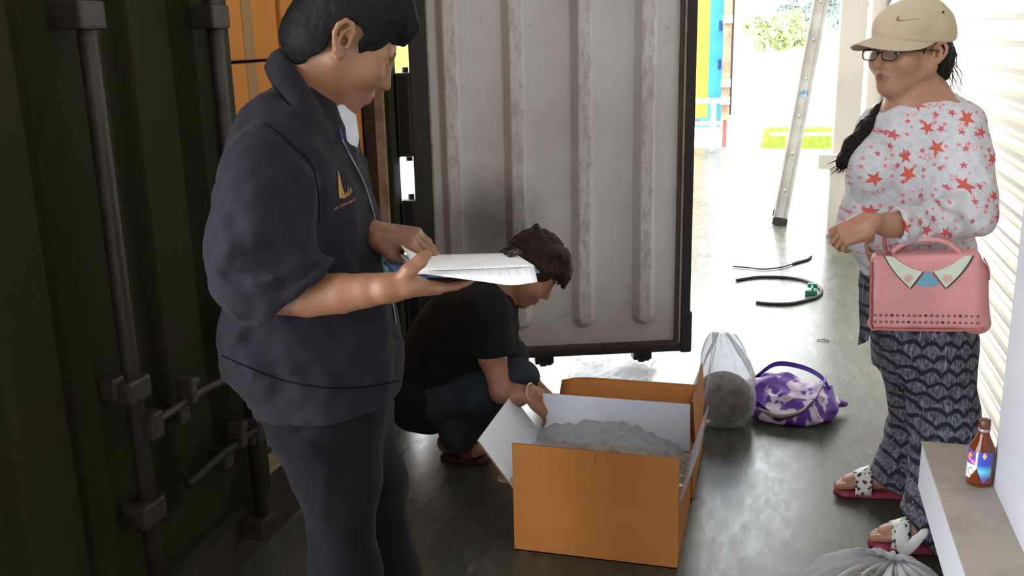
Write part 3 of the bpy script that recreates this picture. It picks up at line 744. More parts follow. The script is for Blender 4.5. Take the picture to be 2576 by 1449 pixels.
# ------------------------------------------------------------------ bottle on the plinth
GLASS = None
def amber():
    m, nt, b = nodes('amber_glass'); b.inputs['Base Color'].default_value = (.26, .055, .012, 1); b.inputs['Roughness'].default_value = .06
    b.inputs['Transmission Weight'].default_value = .55; b.inputs['IOR'].default_value = 1.5; return m
def label_mat():
    m, nt, b = nodes('bottle_label'); s_ = N(nt, 'ShaderNodeUVMap'); sx = N(nt, 'ShaderNodeSeparateXYZ'); nt.links.new(s_.outputs[0], sx.inputs[0]); u, v = sx.outputs[0], sx.outputs[1]
    gt = lambda a, k: math_n(nt, 'GREATER_THAN', a, k); lt = lambda a, k: math_n(nt, 'LESS_THAN', a, k); mul = lambda a, c: math_n(nt, 'MULTIPLY', a, c)
    col = mixc(nt, ramp(nt, v, .35, .55), rgb(96, 200, 226), rgb(58, 76, 178))       # right panel: teal to blue
    col = mixc(nt, ramp(nt, v, .34, .12), col, rgb(104, 92, 176))
    dm = math_n(nt, 'ADD', math_n(nt, 'ABSOLUTE', math_n(nt, 'MULTIPLY', math_n(nt, 'SUBTRACT', u, .72), 1.6)), math_n(nt, 'ABSOLUTE', math_n(nt, 'SUBTRACT', v, .86)))
    col = mixc(nt, lt(dm, .12), col, rgb(222, 176, 120))
    left = lt(u, .5); lc = mixc(nt, gt(v, .52), rgb(216, 220, 226), rgb(94, 70, 150))
    sl = math_n(nt, 'ADD', v, mul(u, .35)); lc = mixc(nt, mul(gt(sl, .68), lt(sl, .80)), lc, rgb(226, 120, 190))
    d2 = math_n(nt, 'ADD', math_n(nt, 'ABSOLUTE', math_n(nt, 'SUBTRACT', u, .24)), math_n(nt, 'ABSOLUTE', math_n(nt, 'SUBTRACT', v, .80))); lc = mixc(nt, lt(d2, .10), lc, rgb(236, 160, 50))
    d3 = math_n(nt, 'ADD', math_n(nt, 'ABSOLUTE', math_n(nt, 'SUBTRACT', u, .32)), math_n(nt, 'ABSOLUTE', math_n(nt, 'SUBTRACT', v, .28))); lc = mixc(nt, mul(lt(d3, .16), gt(d3, .12)), lc, rgb(140, 120, 120))
    col = mixc(nt, left, col, lc); col = mixc(nt, mul(gt(u, .46), lt(u, .52)), col, rgb(222, 224, 232))
    nt.links.new(col, b.inputs['Base Color']); b.inputs['Roughness'].default_value = .35; return m
bo = np.array((.4345, 2.045, .6165)); BS = .6775; bt = thing('glass_bottle', 'brown glass bottle with a torn blue and purple label standing on the column guard block', 'bottle', bo)
lathe('bottle_body', [(a * BS, b * BS) for a, b in [(.024, 0), (.034, .002), (.0375, .01), (.0375, .105), (.036, .118), (.030, .135), (.0215, .152), (.0165, .166), (.0155, .176), (.0165, .178)]], bo, amber(), bt, 40)
lathe('neck_ring', [(a * BS, b * BS) for a, b in [(.0168, .174), (.0175, .176), (.0175, .181), (.0168, .183)]], bo, M('dull_tin', rgb(170, 160, 160), .4, .5), bt, 32)
lathe('cap', [(a * BS, b * BS) for a, b in [(.0150, .183), (.0165, .185), (.0168, .206), (.0152, .211), (.0, .2115)]], bo, M('brown_cap', rgb(96, 52, 34), .4), bt, 32)
def label():
    n = 40; rows_ = 10; v = []; f = []; uv = []
    a0 = math.radians(265 - 15.5 - 78); a1 = math.radians(265 - 15.5 + 62)
    for i in range(n + 1):
        u = i / n; a = a0 + (a1 - a0) * u; x = .038 * math.cos(a); y = .038 * math.sin(a)
        top = .128 - .016 * u / .5 if u < .5 else .117 - .0 * u
        bot = .022 + .012 * u if u < .3 else (.026 + (u - .3) * .17 if u < .53 else .060 - (u - .53) * .21 if u < .74 else .016 + (u - .74) * .09)
        for j in range(rows_ + 1):
            w_ = j / rows_; z = bot + (top - bot) * w_; rr = 1 if z < .108 else 1 - (z - .108) * 3.0
            v.append(bo + np.array((x * rr, y * rr, z)) * BS); uv.append((u, (z - .02) / .10))
    for i in range(n):
        for j in range(rows_):
            q = (i * (rows_ + 1) + j, (i + 1) * (rows_ + 1) + j, (i + 1) * (rows_ + 1) + j + 1, i * (rows_ + 1) + j + 1); f.append(q)
    o = pymesh('bottle_label', v, f, label_mat(), bt, True); l = o.data.uv_layers.new(name='UVMap')
    for lp in o.data.loops: l.data[lp.index].uv = uv[lp.vertex_index]
    tag(o, 'torn blue and purple paper label')
label()

# ------------------------------------------------------------------ ladder, cables, litter
LAD = M('grey_white_aluminium', rgb(206, 204, 200), .4, .3, var=(6, rgb(180, 176, 172), .4, .7)); BLK = M('black_rubber_foot', rgb(40, 38, 38), .6)
lf = np.array((0.0298,7.9756,0)); lt_ = np.array((0.2945,8.3732,1.918)); ax = lt_ - lf; ax /= np.linalg.norm(ax); LL = 4.1
ld = thing('ladder', 'pale aluminium ladder leaning beyond the open container leaf', 'ladder', lf)
side = np.cross(ax, (0, 1, 0)); side /= np.linalg.norm(side)
for dy in (0, .36):
    o_ = lf + (0, dy, 0); T = Matrix(((side[0], 0, ax[0], o_[0]), (side[1], 1, ax[1], o_[1]), (side[2], 0, ax[2], o_[2]), (0, 0, 0, 1)))
    bm = bmesh.new(); bm_box(bm, (-.055, -.004, .04), (.055, .004, LL), .001, T); bm_box(bm, (-.055, -.004, .04), (-.043, -.022 if dy == 0 else .022, LL), .001, T) if False else None
    bm_box(bm, (-.055, -.022, .04), (-.048, .022, LL), .001, T); bm_box(bm, (.048, -.022, .04), (.055, .022, LL), .001, T); bm_box(bm, (-.02, -.012, .04), (-.012, .0, LL), .001, T)
    bmobj('ladder_rail', bm, LAD, ld)
    box('ladder_foot', (-.058, -.024, 0), (.058, .024, .06), BLK, ld, .006, T)
for k in range(13):
    q = lf + ax * (.28 + .3 * k); tube('rung', [q + (0, -.012, 0), q + (0, .372, 0)], .016, LAD, ld, 10)
q = lf + ax * 1.05 + (0, -.0045, 0); T = Matrix(((side[0], 0, ax[0], q[0]), (side[1], 1, ax[1], q[1]), (side[2], 0, ax[2], q[2]), (0, 0, 0, 1)))
box('sticker', (-.03, -.0012, -.035), (.03, .0005, .035), M('blue_white_sticker', rgb(176, 200, 214), .5, var=(40, rgb(110, 150, 180), .5, .55)), ld, 0, T)
CAB = M('black_cable_sheath', rgb(38, 38, 42), .5); GRN = M('green_plastic', rgb(44, 120, 92), .45)
cpts = [np.array(p) + (0, 0, .009) for p in ((-0.2211,6.0792,0), (-0.0828,6.1866,0), (0.0998,6.1986,0), (0.2184,6.1183,0), (0.2854,5.9365,0), (0.2625,5.7852,0), (0.209,5.6954,0), (0.1084,5.5902,0), (-0.0016,5.5609,0), (-0.0862,5.5792,0))]
cb = thing('cable', 'black cable lying in an open loop with a green clip on the floor', 'cable', cpts[3]); tube('cable_sheath', spline(cpts, 8), .009, CAB, cb, 8)
cq = np.array((0.2233,5.8323,0)); bm = bmesh.new(); bm_box(bm, cq + (-.035, -.02, .0), cq + (.035, .02, .03), .006); bm_box(bm, cq + (.0, -.02, .03), cq + (.012, .06, .05), .004); bm_box(bm, cq + (-.02, .05, .03), cq + (.035, .08, .055), .004); bmobj('clip', bm, GRN, cb)
hp = [np.array(p) + (0, 0, .008) for p in ((-0.2612,6.4496,0), (-0.1652,6.4324,0), (-0.0627,6.4056,0), (0.0503,6.4815,0), (0.153,6.6374,0), (0.219,6.7318,0), (0.2474,6.8339,0))]
hs = thing('cable', 'short black cable lying straight between the ladder and the looped cable', 'cable', hp[3]); tube('cable_sheath', spline(hp, 8), [.005] * 30 + [.009] * 19, CAB, hs, 8)
SCR = M('clear_white_scrap', rgb(226, 226, 226), .4)
sp_ = np.array((-0.6585,4.2058,0)); t_ = thing('plastic_sheet', 'thin crumpled white plastic sheet lying under the open grey leaf', 'plastic sheet', sp_)
crumple('plastic_film', sp_[0] - .22, sp_[0] + .14, sp_[1] - .18, sp_[1] + .22, lambda x, y: .03 + .05 * math.exp(-((x - sp_[0] - .05) ** 2 + (y - sp_[1]) ** 2) / .006), CLEAR, t_, n=26, amp=.010, seed=6)
lp_ = np.array((0.2597,4.9342,0)); t_ = thing('twig', 'short brown twig on the bare floor beyond the purple bag', 'litter', lp_)
tube('stem', [lp_ + (-.03, 0, .004), lp_ + (0, .008, .006), lp_ + (.03, -.004, .004)], .0028, STRAW, t_, 6); tube('side_shoot', [lp_ + (.0, .008, .005), lp_ + (.012, .02, .008)], .002, STRAW, t_, 6)
# ------------------------------------------------------------------ next bay: yellow lorry box, hand rail, lawn, trees
YEL = M('yellow_box_paint', rgb(184, 136, 44), .5, var=(2, rgb(174, 128, 46), .4, .7)); BLU = M('blue_corner_paint', rgb(44, 134, 200), .45, var=(3, rgb(36, 120, 186), .4, .7))
ORG = M('brown_door_edge', rgb(150, 122, 98), .6, var=(6, rgb(112, 84, 66), .45, .7)); RED = M('red_reflector', rgb(206, 60, 66), .4); TEAL = M('teal_chassis_paint', rgb(60, 120, 130), .5); TYRE = M('tyre_rubber', rgb(44, 44, 46), .8)
TY = 15.0
tk = thing('lorry_box', 'yellow box body with a blue corner standing at the next bay beyond the open leaf', 'lorry', (-5, 16.2, -1.15))
box('side_panel', (-11, TY, .24), (-1.06, TY + .04, 2.9), YEL, tk); box('rear_corner_post', (-1.06, TY - .01, .24), (-.855, TY + .2, 2.9), BLU, tk, .01)
box('bottom_rail', (-11, TY - .012, .10), (-.86, TY + .06, .245), TEAL, tk); box('side_panel', (-11, TY + 2.4, .24), (-.9, TY + 2.44, 2.9), YEL, tk); box('roof_panel', (-11, TY, 2.86), (-.9, TY + 2.44, 2.94), BLU, tk); box('load_floor', (-11, TY + .05, .16), (-.9, TY + 2.4, .26), TEAL, tk)
for k in range(9):
    x = -1.17 - .36 * k; box('reflector', (x - .15, TY - .018, .155), (x, TY - .008, .215), RED if k % 2 == 0 else WHITE, tk, .001)
for z in (.95, 1.5, 2.2):
    box('hinge', (-.93, TY - .03, z), (-.89, TY - .005, z + .14), M('navy_hinge', rgb(30, 50, 90), .5), tk, .004)
box('open_door', (-.85, TY - .25, .22), (-.725, TY + .05, 2.9), ORG, tk, .008); box('door_edge_seal', (-.722, TY - .26, .3), (-.70, TY + .02, 2.9), GASKET, tk, .004); box('rear_prop', (-.82, TY - .2, -.18), (-.76, TY - .12, .3), M('dark_red_steel', rgb(130, 60, 56), .6), tk, .01)
for z in (.45, .7, 1.6): box('door_latch', (-.86, TY - .30, z), (-.72, TY - .25, z + .12), M('pale_latch', rgb(190, 160, 140), .5), tk, .01)
for x in (-2.6, -3.8):
    lathe('wheel', [(.2, -.12), (.45, -.12), (.5, -.08), (.5, .08), (.45, .12), (.2, .12)], (x, TY + .3, -.65), TYRE, tk, 28, Matrix.Rotation(math.pi / 2, 4, 'X'))
rl = thing('hand_rail', 'white tubular hand rail in front of the yellow lorry box', 'railing', (-2, 12.8, 0))
for z in (.36, .645): tube('rail', [(-4.5, 12.8, z), (-.73, 12.8, z)], .034 if z > .5 else .026, WHITE, rl, 12)
for x in (-.83, -1.9, -3.0, -4.1): tube('post', [(x, 12.8, .0), (x, 12.8, .645)], .036, WHITE, rl, 12)
LAWN = M('lawn_soil', rgb(96, 130, 40), .9); GR = M('grass_blade', rgb(120, 168, 40), .7, var=(6, rgb(150, 176, 60), .4, .7))
lw = box('lawn', (-.4, 17.2, -1.16), (12, 26, -1.1), LAWN, bev=0); tag(lw, kind='structure')
def grass(x0, x1, y0, y1, z, n):
    R = np.random.RandomState(4); v = []; f = []
    for i in range(n):
        x, y = R.uniform(x0, x1), R.uniform(y0, y1); h = R.uniform(.12, .3); a = R.rand() * 6.28; w_ = .012; dx, dy = math.cos(a), math.sin(a); o = len(v)
        v += [(x - dx * w_, y - dy * w_, z), (x + dx * w_, y + dy * w_, z), (x + dy * .08 + .5 * w_ * dx, y - dx * .08, z + h * .7), (x + dy * .16, y - dx * .16, z + h)]; f += [(o, o + 1, o + 2), (o, o + 2, o + 3)]
    return pymesh('grass', v, f, GR)
tag(grass(-.3, 3.0, 17.3, 25.5, -1.1, 9000), 'short bright green grass on the lawn beyond the dock', 'grass', kind='stuff')
rl2 = thing('garden_rail', 'low white rail crossing the lawn beyond the ladder', 'railing', (1.5, 21, -1.1))
tube('rail', [(-.2, 21, -.62), (6, 21, -.62)], .04, WHITE, rl2, 8)
for x in (0.2, 2, 4, 5.8): tube('post', [(x, 21, -1.1), (x, 21, -.62)], .04, WHITE, rl2, 8)
kb = box('trim_4', (-40, 76, -1.16), (60, 76.4, -.95), M('kerb', rgb(120, 118, 112), .8), bev=0); tag(kb, kind='structure')
LEAF = M('glare_pale_leaf', rgb(168, 184, 126), .7, var=(1.5, rgb(140, 160, 104), .4, .65)); LEAF2 = M('haze_blue_leaf', rgb(140, 158, 146), .7, var=(1.5, rgb(118, 138, 128), .4, .65)); BARK = M('bark', rgb(150, 140, 128), .9)  # leaf and bark colours paled to paint in distant glare and haze
def tree(cx, cy, z0_, hgt, rad, lab, mat, seed):
    R = np.random.RandomState(seed); t_ = thing('tree', lab, 'tree', (cx, cy, z0_), 'trees on the skyline')
    tube('trunk', [(cx, cy, z0_), (cx + .1, cy, z0_ + hgt * .35), (cx, cy, z0_ + hgt * .6)], [.22, .17, .1], BARK, t_, 8)
    v = []; f = []; cl_ = [np.array((R.uniform(-.7, .7) * rad, R.uniform(-.7, .7) * rad, R.uniform(.42, .9) * hgt)) for _ in range(9)]
    for i in range(2600):
        c = cl_[R.randint(9)]; d = R.normal(size=3); d /= np.linalg.norm(d); p = np.array((cx, cy, z0_)) + c + d * rad * .42 * R.rand() ** .33 * (1, 1, .8)
        a = R.normal(size=3); a /= np.linalg.norm(a); b = np.cross(a, R.normal(size=3)); b /= np.linalg.norm(b) + 1e-6; s_ = R.uniform(.12, .26); o = len(v)
        v += [p - a * s_, p + b * s_ * .5, p + a * s_, p - b * s_ * .5]; f.append((o, o + 1, o + 2, o + 3))
    pymesh('crown', v, f, mat, t_)
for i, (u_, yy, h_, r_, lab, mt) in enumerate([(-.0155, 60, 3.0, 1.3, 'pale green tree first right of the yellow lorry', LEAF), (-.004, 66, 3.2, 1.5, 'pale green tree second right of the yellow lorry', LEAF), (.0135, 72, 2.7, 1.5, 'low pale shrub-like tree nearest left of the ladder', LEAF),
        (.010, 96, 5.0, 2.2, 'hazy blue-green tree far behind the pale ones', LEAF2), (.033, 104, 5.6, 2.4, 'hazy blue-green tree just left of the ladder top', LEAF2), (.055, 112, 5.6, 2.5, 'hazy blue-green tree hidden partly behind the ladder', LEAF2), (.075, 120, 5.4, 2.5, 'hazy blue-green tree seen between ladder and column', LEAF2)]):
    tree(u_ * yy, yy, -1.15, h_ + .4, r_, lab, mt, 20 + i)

# ------------------------------------------------------------------ people
def skin_mat(name, base, lip):
    m, nt, b = nodes(name); at = N(nt, 'ShaderNodeAttribute', attribute_name='Col'); c = objco(nt)
    col = mixc(nt, ramp(nt, noise(nt, c, 22, 4), .35, .7), base, tuple(x * .86 for x in base[:3]) + (1,))
    sx = N(nt, 'ShaderNodeSeparateColor'); nt.links.new(at.outputs['Color'], sx.inputs[0])
    col = mixc(nt, sx.outputs[0], col, lip)                      # red channel: lips; green: brows and beard shade; blue: nails
    col = mixc(nt, math_n(nt, 'MULTIPLY', sx.outputs[1], .9), col, (.02, .014, .012, 1))
    col = mixc(nt, math_n(nt, 'MULTIPLY', sx.outputs[2], .6), col, (.75, .5, .42, 1))
    nt.links.new(col, b.inputs['Base Color']); b.inputs['Roughness'].default_value = .48
    b.inputs['Subsurface Weight'].default_value = .12; b.inputs['Subsurface Radius'].default_value = (.010, .004, .002); b.inputs['Subsurface Scale'].default_value = .6
    bump(nt, b, noise(nt, c, 320, 3), .08, .002); return m
def hair_mat(name, c1, c2):
    m, nt, b = nodes(name); c = objco(nt, (1, 1, .22)); f = noise(nt, c, 190, 3, .6)
    nt.links.new(mixc(nt, ramp(nt, f, .4, .65), c1, c2), b.inputs['Base Color']); b.inputs['Roughness'].default_value = .6; b.inputs['Specular IOR Level'].default_value = .13
    bump(nt, b, f, .4, .003); return m
def cloth(name, c, c2, rough=.85, weave=900, big=.12):
    m, nt, b = nodes(name); co_ = objco(nt); nt.links.new(mixc(nt, ramp(nt, noise(nt, co_, 6, 4), .35, .7), c, c2), b.inputs['Base Color'])
    b.inputs['Roughness'].default_value = rough; b.inputs['Specular IOR Level'].default_value = .12; b.inputs['Sheen Weight'].default_value = .04
    h = math_n(nt, 'ADD', math_n(nt, 'MULTIPLY', noise(nt, co_, 18, 4), 1.0), math_n(nt, 'MULTIPLY', noise(nt, co_, weave, 2), .12)); bump(nt, b, h, big, .02); return m
EYEW = M('eye_white', rgb(216, 208, 200), .25); IRIS = M('dark_iris', rgb(30, 20, 16), .12)
class Head:
    """face and skull in their own axes: F forward, L to the person's left, U up; s = scale along each"""
    def __init__(s, c, F, U, sc_=(1, 1, 1)):
        s.c = np.array(c, float); s.F, s.L, s.U = frame(F, U); s.s = np.array(sc_, float); s.A = (s.F, s.L, s.U)
    def p(s, f, l, u): return s.c + s.F * f * s.s[0] + s.L * l * s.s[1] + s.U * u * s.s[2]
    def loc(s, v):
        q = np.asarray(v) - s.c; return [(q @ a) / k for a, k in zip(s.A, s.s)]
    def e(s, G, c, r, k, mode='u', A=None): G.ell(s.p(*c), np.array(r) * s.s, A or s.A, k, mode)
    def cp(s, G, a, b, ra, rb, k, mode='u'): G.cap(s.p(*a), s.p(*b), ra * s.s[1], rb * s.s[1], k, mode)
    def build(s, G, cheek=0.0, jaw=0.0, lid=0.0, ears=(-1, 1), neckr=None):
        e, cp = lambda c, r, k=.02, m='u': s.e(G, c, r, k, m), lambda a, b, ra, rb, k=.015, m='u': s.cp(G, a, b, ra, rb, k, m)
        e((-.008, 0, .034), (.094, .074, .086)); e((.038, 0, -.030), (.054, .058 + cheek * .4, .078), .03)
        cp((.069, 0, -.104), (.069, 0, -.100), .022, .022, .02)
        for q in (-1, 1):
            cp((-.002, q * .056, -.048), (.058, q * .018, -.103), .017 + jaw, .018 + jaw * .6, .03)
            e((.062, q * .040, -.030), (.026, .026 + cheek, .026 + cheek), .03)
            cp((.083, q * .012, .020), (.068, q * .046, .018), .0115, .010, .016)
            e((.094, q * .031, .0), (.016, .018, .0125), .014, 's')
            e((.0735, q * .0315, -.001), (.0145, .0165, .0135), .004)       # lids over the eyeball
            e((.085, q * .0315, -.0025 - lid), (.010, .0125, .0028), .0025, 's')
            cp((.093, q * .012, -.040), (.089, q * .014, -.041), .0078, .007, .007)
            e((.098, q * .0065, -.0475), (.006, .0035, .003), .003, 's')
        cp((.088, 0, .012), (.110, 0, -.033), .0085, .0105, .012); cp((.110, 0, -.035), (.098, 0, -.046), .0095, .006, .008)
        e((.066, 0, -.070), (.030, .036, .026), .02)
        cp((.097, -.008, -.0655), (.084, -.023, -.0715), .0062, .003, .006); cp((.097, .008, -.0655), (.084, .023, -.0715), .0062, .003, .006); cp((.096, -.006, -.066), (.096, .006, -.066), .006, .006, .005)
        cp((.094, -.010, -.0785), (.094, .010, -.0785), .0072, .0072, .007); cp((.094, .010, -.0785), (.083, .022, -.0735), .0062, .003, .006); cp((.094, -.010, -.0785), (.083, -.022, -.0735), .0062, .003, .006)
        for x in (-1, 1): cp((.1025, 0, -.0718), (.088, x * .024, -.0728), .0016, .0012, .002, 's')
        cp((.088, 0, -.090), (.088, 0, -.0905), .010, .010, .008, 's') if False else None
        for q in ears:
            E = lambda f, u, o: s.p(-.008 + f * .97 - .2 * u, q * (.0745 + o), -.006 + u * .98 + f * .1)
            G.ell(E(-.008, .002, .003), np.array((.017, .0045, .029)) * s.s, s.A, .008)
            pr = [(E(.006, .002, .003), .0042), (E(.008, .018, .005), .0046), (E(.0, .031, .008), .005), (E(-.014, .031, .011), .005), (E(-.025, .018, .013), .005), (E(-.027, .002, .013), .0048), (E(-.021, -.014, .011), .0046), (E(-.012, -.026, .008), .005)]
            G.chain(pr, .002); G.chain([(E(-.012, -.026, .007), .0062), (E(-.003, -.031, .004), .0062), (E(.003, -.024, .002), .005)], .004)
            G.chain([(E(-.004, .020, .008), .0034), (E(-.014, .008, .010), .0040), (E(-.014, -.008, .009), .0038), (E(-.006, -.017, .007), .0038)], .003); G.chain([(E(.006, -.003, .005), .0040), (E(.005, -.012, .005), .0040)], .004)
            G.ell(E(-.004, -.004, .006), np.array((.0065, .0065, .010)) * s.s, s.A, .003, 's')
    def paint(s, v):
        f, l, u = s.loc(v); c = np.zeros((len(v), 3), np.float32)
        hg = np.maximum(.0112 * (1 - (l / .0265) ** 2), 1e-4); c[:, 0] = np.clip(1.9 - 1.5 * np.abs(u + .0720 + .6 * l * l * 8) / hg, 0, 1) * (f > .070) * (np.abs(l) < .027) * .85
        return c
    def eyes(s, parent, gaze=(1, 0, -.3)):
        for q in (-1, 1):
            ctr = s.p(.0735, q * .0315, -.0015); bm = bmesh.new(); bmesh.ops.create_uvsphere(bm, u_segments=20, v_segments=14, radius=.0118 * s.s[1])
            for v in bm.verts: v.co += Vector(ctr)
            o = bmobj('eye', bm, [EYEW, IRIS], parent, True); g = s.F * gaze[0] + s.L * gaze[1] + s.U * gaze[2]; g /= np.linalg.norm(g)
            for p in o.data.polygons: p.material_index = 1 if (np.array(p.center) - ctr) @ g > .0098 * s.s[1] else 0
    def brows(s, parent, mat, th=.0042):
        for q in (-1, 1):
            pts = spline([s.p(.0905, q * .013, .020), s.p(.0885, q * .028, .0255), s.p(.0765, q * .047, .021)], 6); tube('eyebrow', pts, [th * k for k in np.linspace(.7, 1, 7)] + [th * k for k in np.linspace(.95, .3, len(pts) - 7)], mat, parent, 6)
def hand(G, wrist, D, Nn, thumb, curls, spread=.06, sc_=1.0, k=.0035, thumb_pose=(.75, .55, .35), tl=1.0, thumb_pts=None):
    """D finger direction, Nn the way the palm faces, thumb = side vector; curls = bend per joint for index..little"""
    D = np.array(D, float); D /= np.linalg.norm(D); Nn = np.array(Nn, float); Nn -= (Nn @ D) * D; Nn /= np.linalg.norm(Nn); S = np.cross(D, Nn); S = S if S @ np.array(thumb) > 0 else -S
    wq = np.array(wrist, float); P_ = lambda d, s_, n_: wq + (D * d + S * s_ + Nn * n_) * sc_
    G.rbox(P_(.046, 0, 0), np.array((.045, .039, .0125)) * sc_, (D, S, Nn), .012 * sc_, .012); G.cap(P_(-.01, 0, 0), P_(.03, .004, 0), .0235 * sc_, .019 * sc_, .008)
    G.ell(P_(.030, .026, .010), np.array((.028, .016, .014)) * sc_, (D, S, Nn), .012); G.ell(P_(.036, -.026, .008), np.array((.032, .013, .012)) * sc_, (D, S, Nn), .012)
    tips = []
    for i, (off, ln, r) in enumerate(zip((.0295, .0100, -.0100, -.0285), (.074, .083, .077, .060), (.0088, .0090, .0086, .0077))):
        a = P_(.086 - .004 * abs(i - 1.3), off, 0); d0 = D + S * spread * (1.5 - i); d0 /= np.linalg.norm(d0); ang_ = 0; pts = [(a - d0 * .012 * sc_, r * sc_), (a, r * 1.04 * sc_)]
        cu = curls[i] if isinstance(curls[i], (tuple, list)) else (curls[i],) * 3
        for sg, b_ in zip((.46, .30, .24), cu):
            ang_ += b_; d1 = d0 * math.cos(ang_) + Nn * math.sin(ang_); a = a + d1 * ln * sg * sc_; r2 = r * (1 - .12 * (len(pts) - 1)); pts.append((a, r2 * sc_))
        G.chain(pts, k); tips.append((a, d1))
    t = P_(.020, .030, .004); td = D * thumb_pose[0] + S * thumb_pose[1] + Nn * thumb_pose[2]; td /= np.linalg.norm(td); t1 = t + td * .036 * sc_ * tl; td2 = td * .85 + D * .45 - Nn * .1; td2 /= np.linalg.norm(td2); t2 = t1 + td2 * .030 * sc_ * tl; td3 = td2 * .9 + D * .3; td3 /= np.linalg.norm(td3); t3 = t2 + td3 * .023 * sc_ * tl
    if thumb_pts:
        G.chain([(np.array(q), r_ * sc_) for q, r_ in zip(thumb_pts, (.0140, .0125, .0112, .0090))], .008); return tips
    G.chain([(t - td * .01, .0135 * sc_), (t1, .0112 * sc_), (t2, .0100 * sc_), (t3, .0082 * sc_)], .008); tips.append((t3, td3))
    return tips
def foot(G, heel, toe, r=1.0, lift=0.0, k=.015):
    """bare foot from heel to big-toe tip, on the floor"""
    h = np.array(heel, float); t = np.array(toe, float); D = t - h; L = np.linalg.norm(D); D /= L; S = np.cross(UP, D); z = lambda q, d: np.array((q[0], q[1], d + lift))
    P_ = lambda f, s_, u: z(h + D * L * f + S * s_ * r, u * r)
    G.ell(P_(.13, 0, .034), (.036 * r, .031 * r, .034 * r), (D, S, UP), .02); G.chain([(P_(.16, 0, .05), .033 * r), (P_(.42, .002, .036), .030 * r), (P_(.68, .0, .022), .022 * r)], .03)
    G.ell(P_(.66, 0, .022), (.052 * r, .044 * r, .022 * r), (D, S, UP), .025)
    for i, (o, f0, f1, rr) in enumerate(((.028, .80, .98, .0125), (.010, .82, 1.0, .0092), (-.006, .80, .965, .0088), (-.021, .78, .92, .0084), (-.035, .74, .86, .0080))):
        G.cap(P_(f0 - .04, o, .014), P_(f1 - .04, o * 1.05, .0105), rr * r, rr * .92 * r, .006)
    return P_, D, S

# ================================================================== the standing man with the clipboard
SK1 = skin_mat('tan_skin', (.24, .110, .060, 1), (.20, .068, .048, 1)); HAIR = hair_mat('black_hair', (.0035, .0035, .0045, 1), (.007, .0066, .008, 1))
NAVY = cloth('dark_navy_twill', rgb(30, 27, 36), rgb(25, 23, 31)); NAVY2 = cloth('dark_blue_trouser_cloth', rgb(13, 14, 20), rgb(10, 11, 16)); SHIRT = cloth('white_shirt_cloth', rgb(186, 190, 200), rgb(172, 178, 190))
man = thing('person', 'standing man in a dark navy jacket reading papers on a clipboard', 'person', (-0.8245,1.6999,0.43))
man.location.z = 0
H1 = Head((-0.784,1.7128,1.5461), V(.765, .27, -.57), V(.57, .14, .80), (.98, 1.0, .96))
def man_body():
    w1, w2 = np.array((-0.6249,1.4871,1.1349)), np.array((-0.7463,1.7025,1.1796))
    c0 = np.array((-0.8623,1.6807,1.1708))
    hx = sorted([w1[0], w2[0], H1.c[0]])
    G = Field(axis(c0[0] - .30, .005, H1.c[0] - .12, .0028, H1.c[0] + .16, .0032, w1[0] + .22, .005, c0[0] + .42), axis(c0[1] - .36, .004, H1.c[1] - .10, .0028, H1.c[1] + .12, .004, c0[1] + .42), axis(0, .008, w1[2] - .10, .0028, w1[2] + .17, .006, 1.30, .004, H1.c[2] - .17, .0028, H1.c[2] + .16))
    H1.build(G, cheek=.004, jaw=.002, lid=.002)
    # neck, trunk, legs
    G.cap(H1.p(-.030, 0, -.045), (-0.869,1.6996,1.4263), .056, .060, .03); G.cap(H1.p(.005, 0, -.080), (-0.8474,1.7004,1.4128), .040, .045, .02)
    G.chain([((-0.869,1.6996,1.4263), .055), ((-0.884,1.6954,1.3228), .085)], .04); G.cap((-0.8588,1.5986,1.3463), (-0.9247,1.7879,1.3266), .055, .055, .04)
    G.chain([((-0.8879,1.6943,1.3), .095), ((-0.8828,1.6957,1.167), .11), ((-0.8891,1.694,0.9206), .11)], .05)
    G.chain([((-0.8507,1.632,0.9112), .085), ((-0.839,1.656,0.4624), .05), (np.array((-0.839,1.656,0.4624)) * (1, 1, 0) + (-.01, 0, .09), .035)], .03)
    G.chain([((-0.881,1.7793,0.8569), .085), ((-0.8004,1.812,0.3669), .05), (np.array((-0.8004,1.812,0.3669)) * (1, 1, 0) + (-.01, 0, .09), .035)], .03)
    for q in ((-0.839,1.656,0.4624), (-0.8004,1.812,0.3669)):
        b = np.array(q) * (1, 1, 0); foot(G, b + V(-.08, 0, 0), b + V(.17, 0, 0))
    # near arm
    G.chain([((-0.8594,1.5621,1.3437), .05), ((-0.855,1.4804,1.1488), .032), ((-0.8464,1.4724,1.1117), .030)], .03)
    G.chain([((-0.8396,1.4711,1.1109), .031), ((-0.7744,1.4716,1.1177), .0385), ((-0.7136,1.4781,1.1218), .0345), ((-0.6705,1.4817,1.1279), .0295), ((-0.6249,1.4871,1.1349), .0255)], .004)
    # far arm
    G.chain([((-0.9406,1.8146,1.3515), .06), ((-0.9519,1.8738,1.1276), .042), ((-0.8481,1.8092,1.1277), .036), ((-0.7463,1.7025,1.1796), .026)], .03)
    hand(G, (-0.6263,1.4867,1.1322), V(.74, .66, -.13), V(-.05, .0, 1), V(0, -1, 0), [(.05, .15, .15), (.05, .15, .15), (.05, .15, .15), (.05, .15, .15)], sc_=1.0, thumb_pts=[(-0.6129,1.4852,1.143), (-0.5926,1.4877,1.164), (-0.5785,1.5051,1.177), (-0.571,1.5228,1.1851)])
    hand(G, (-0.7463,1.7025,1.1796), V(.80, -.12, -.10), V(-.20, .25, -.95), V(0, -1, 0), [(.50, .35, .25), (.52, .4, .25), (.58, .42, .25), (.65, .45, .25)], sc_=1.0, spread=.08, thumb_pose=(.7, .25, .5))
    return G.mesh('body', SK1, man, H1.paint)
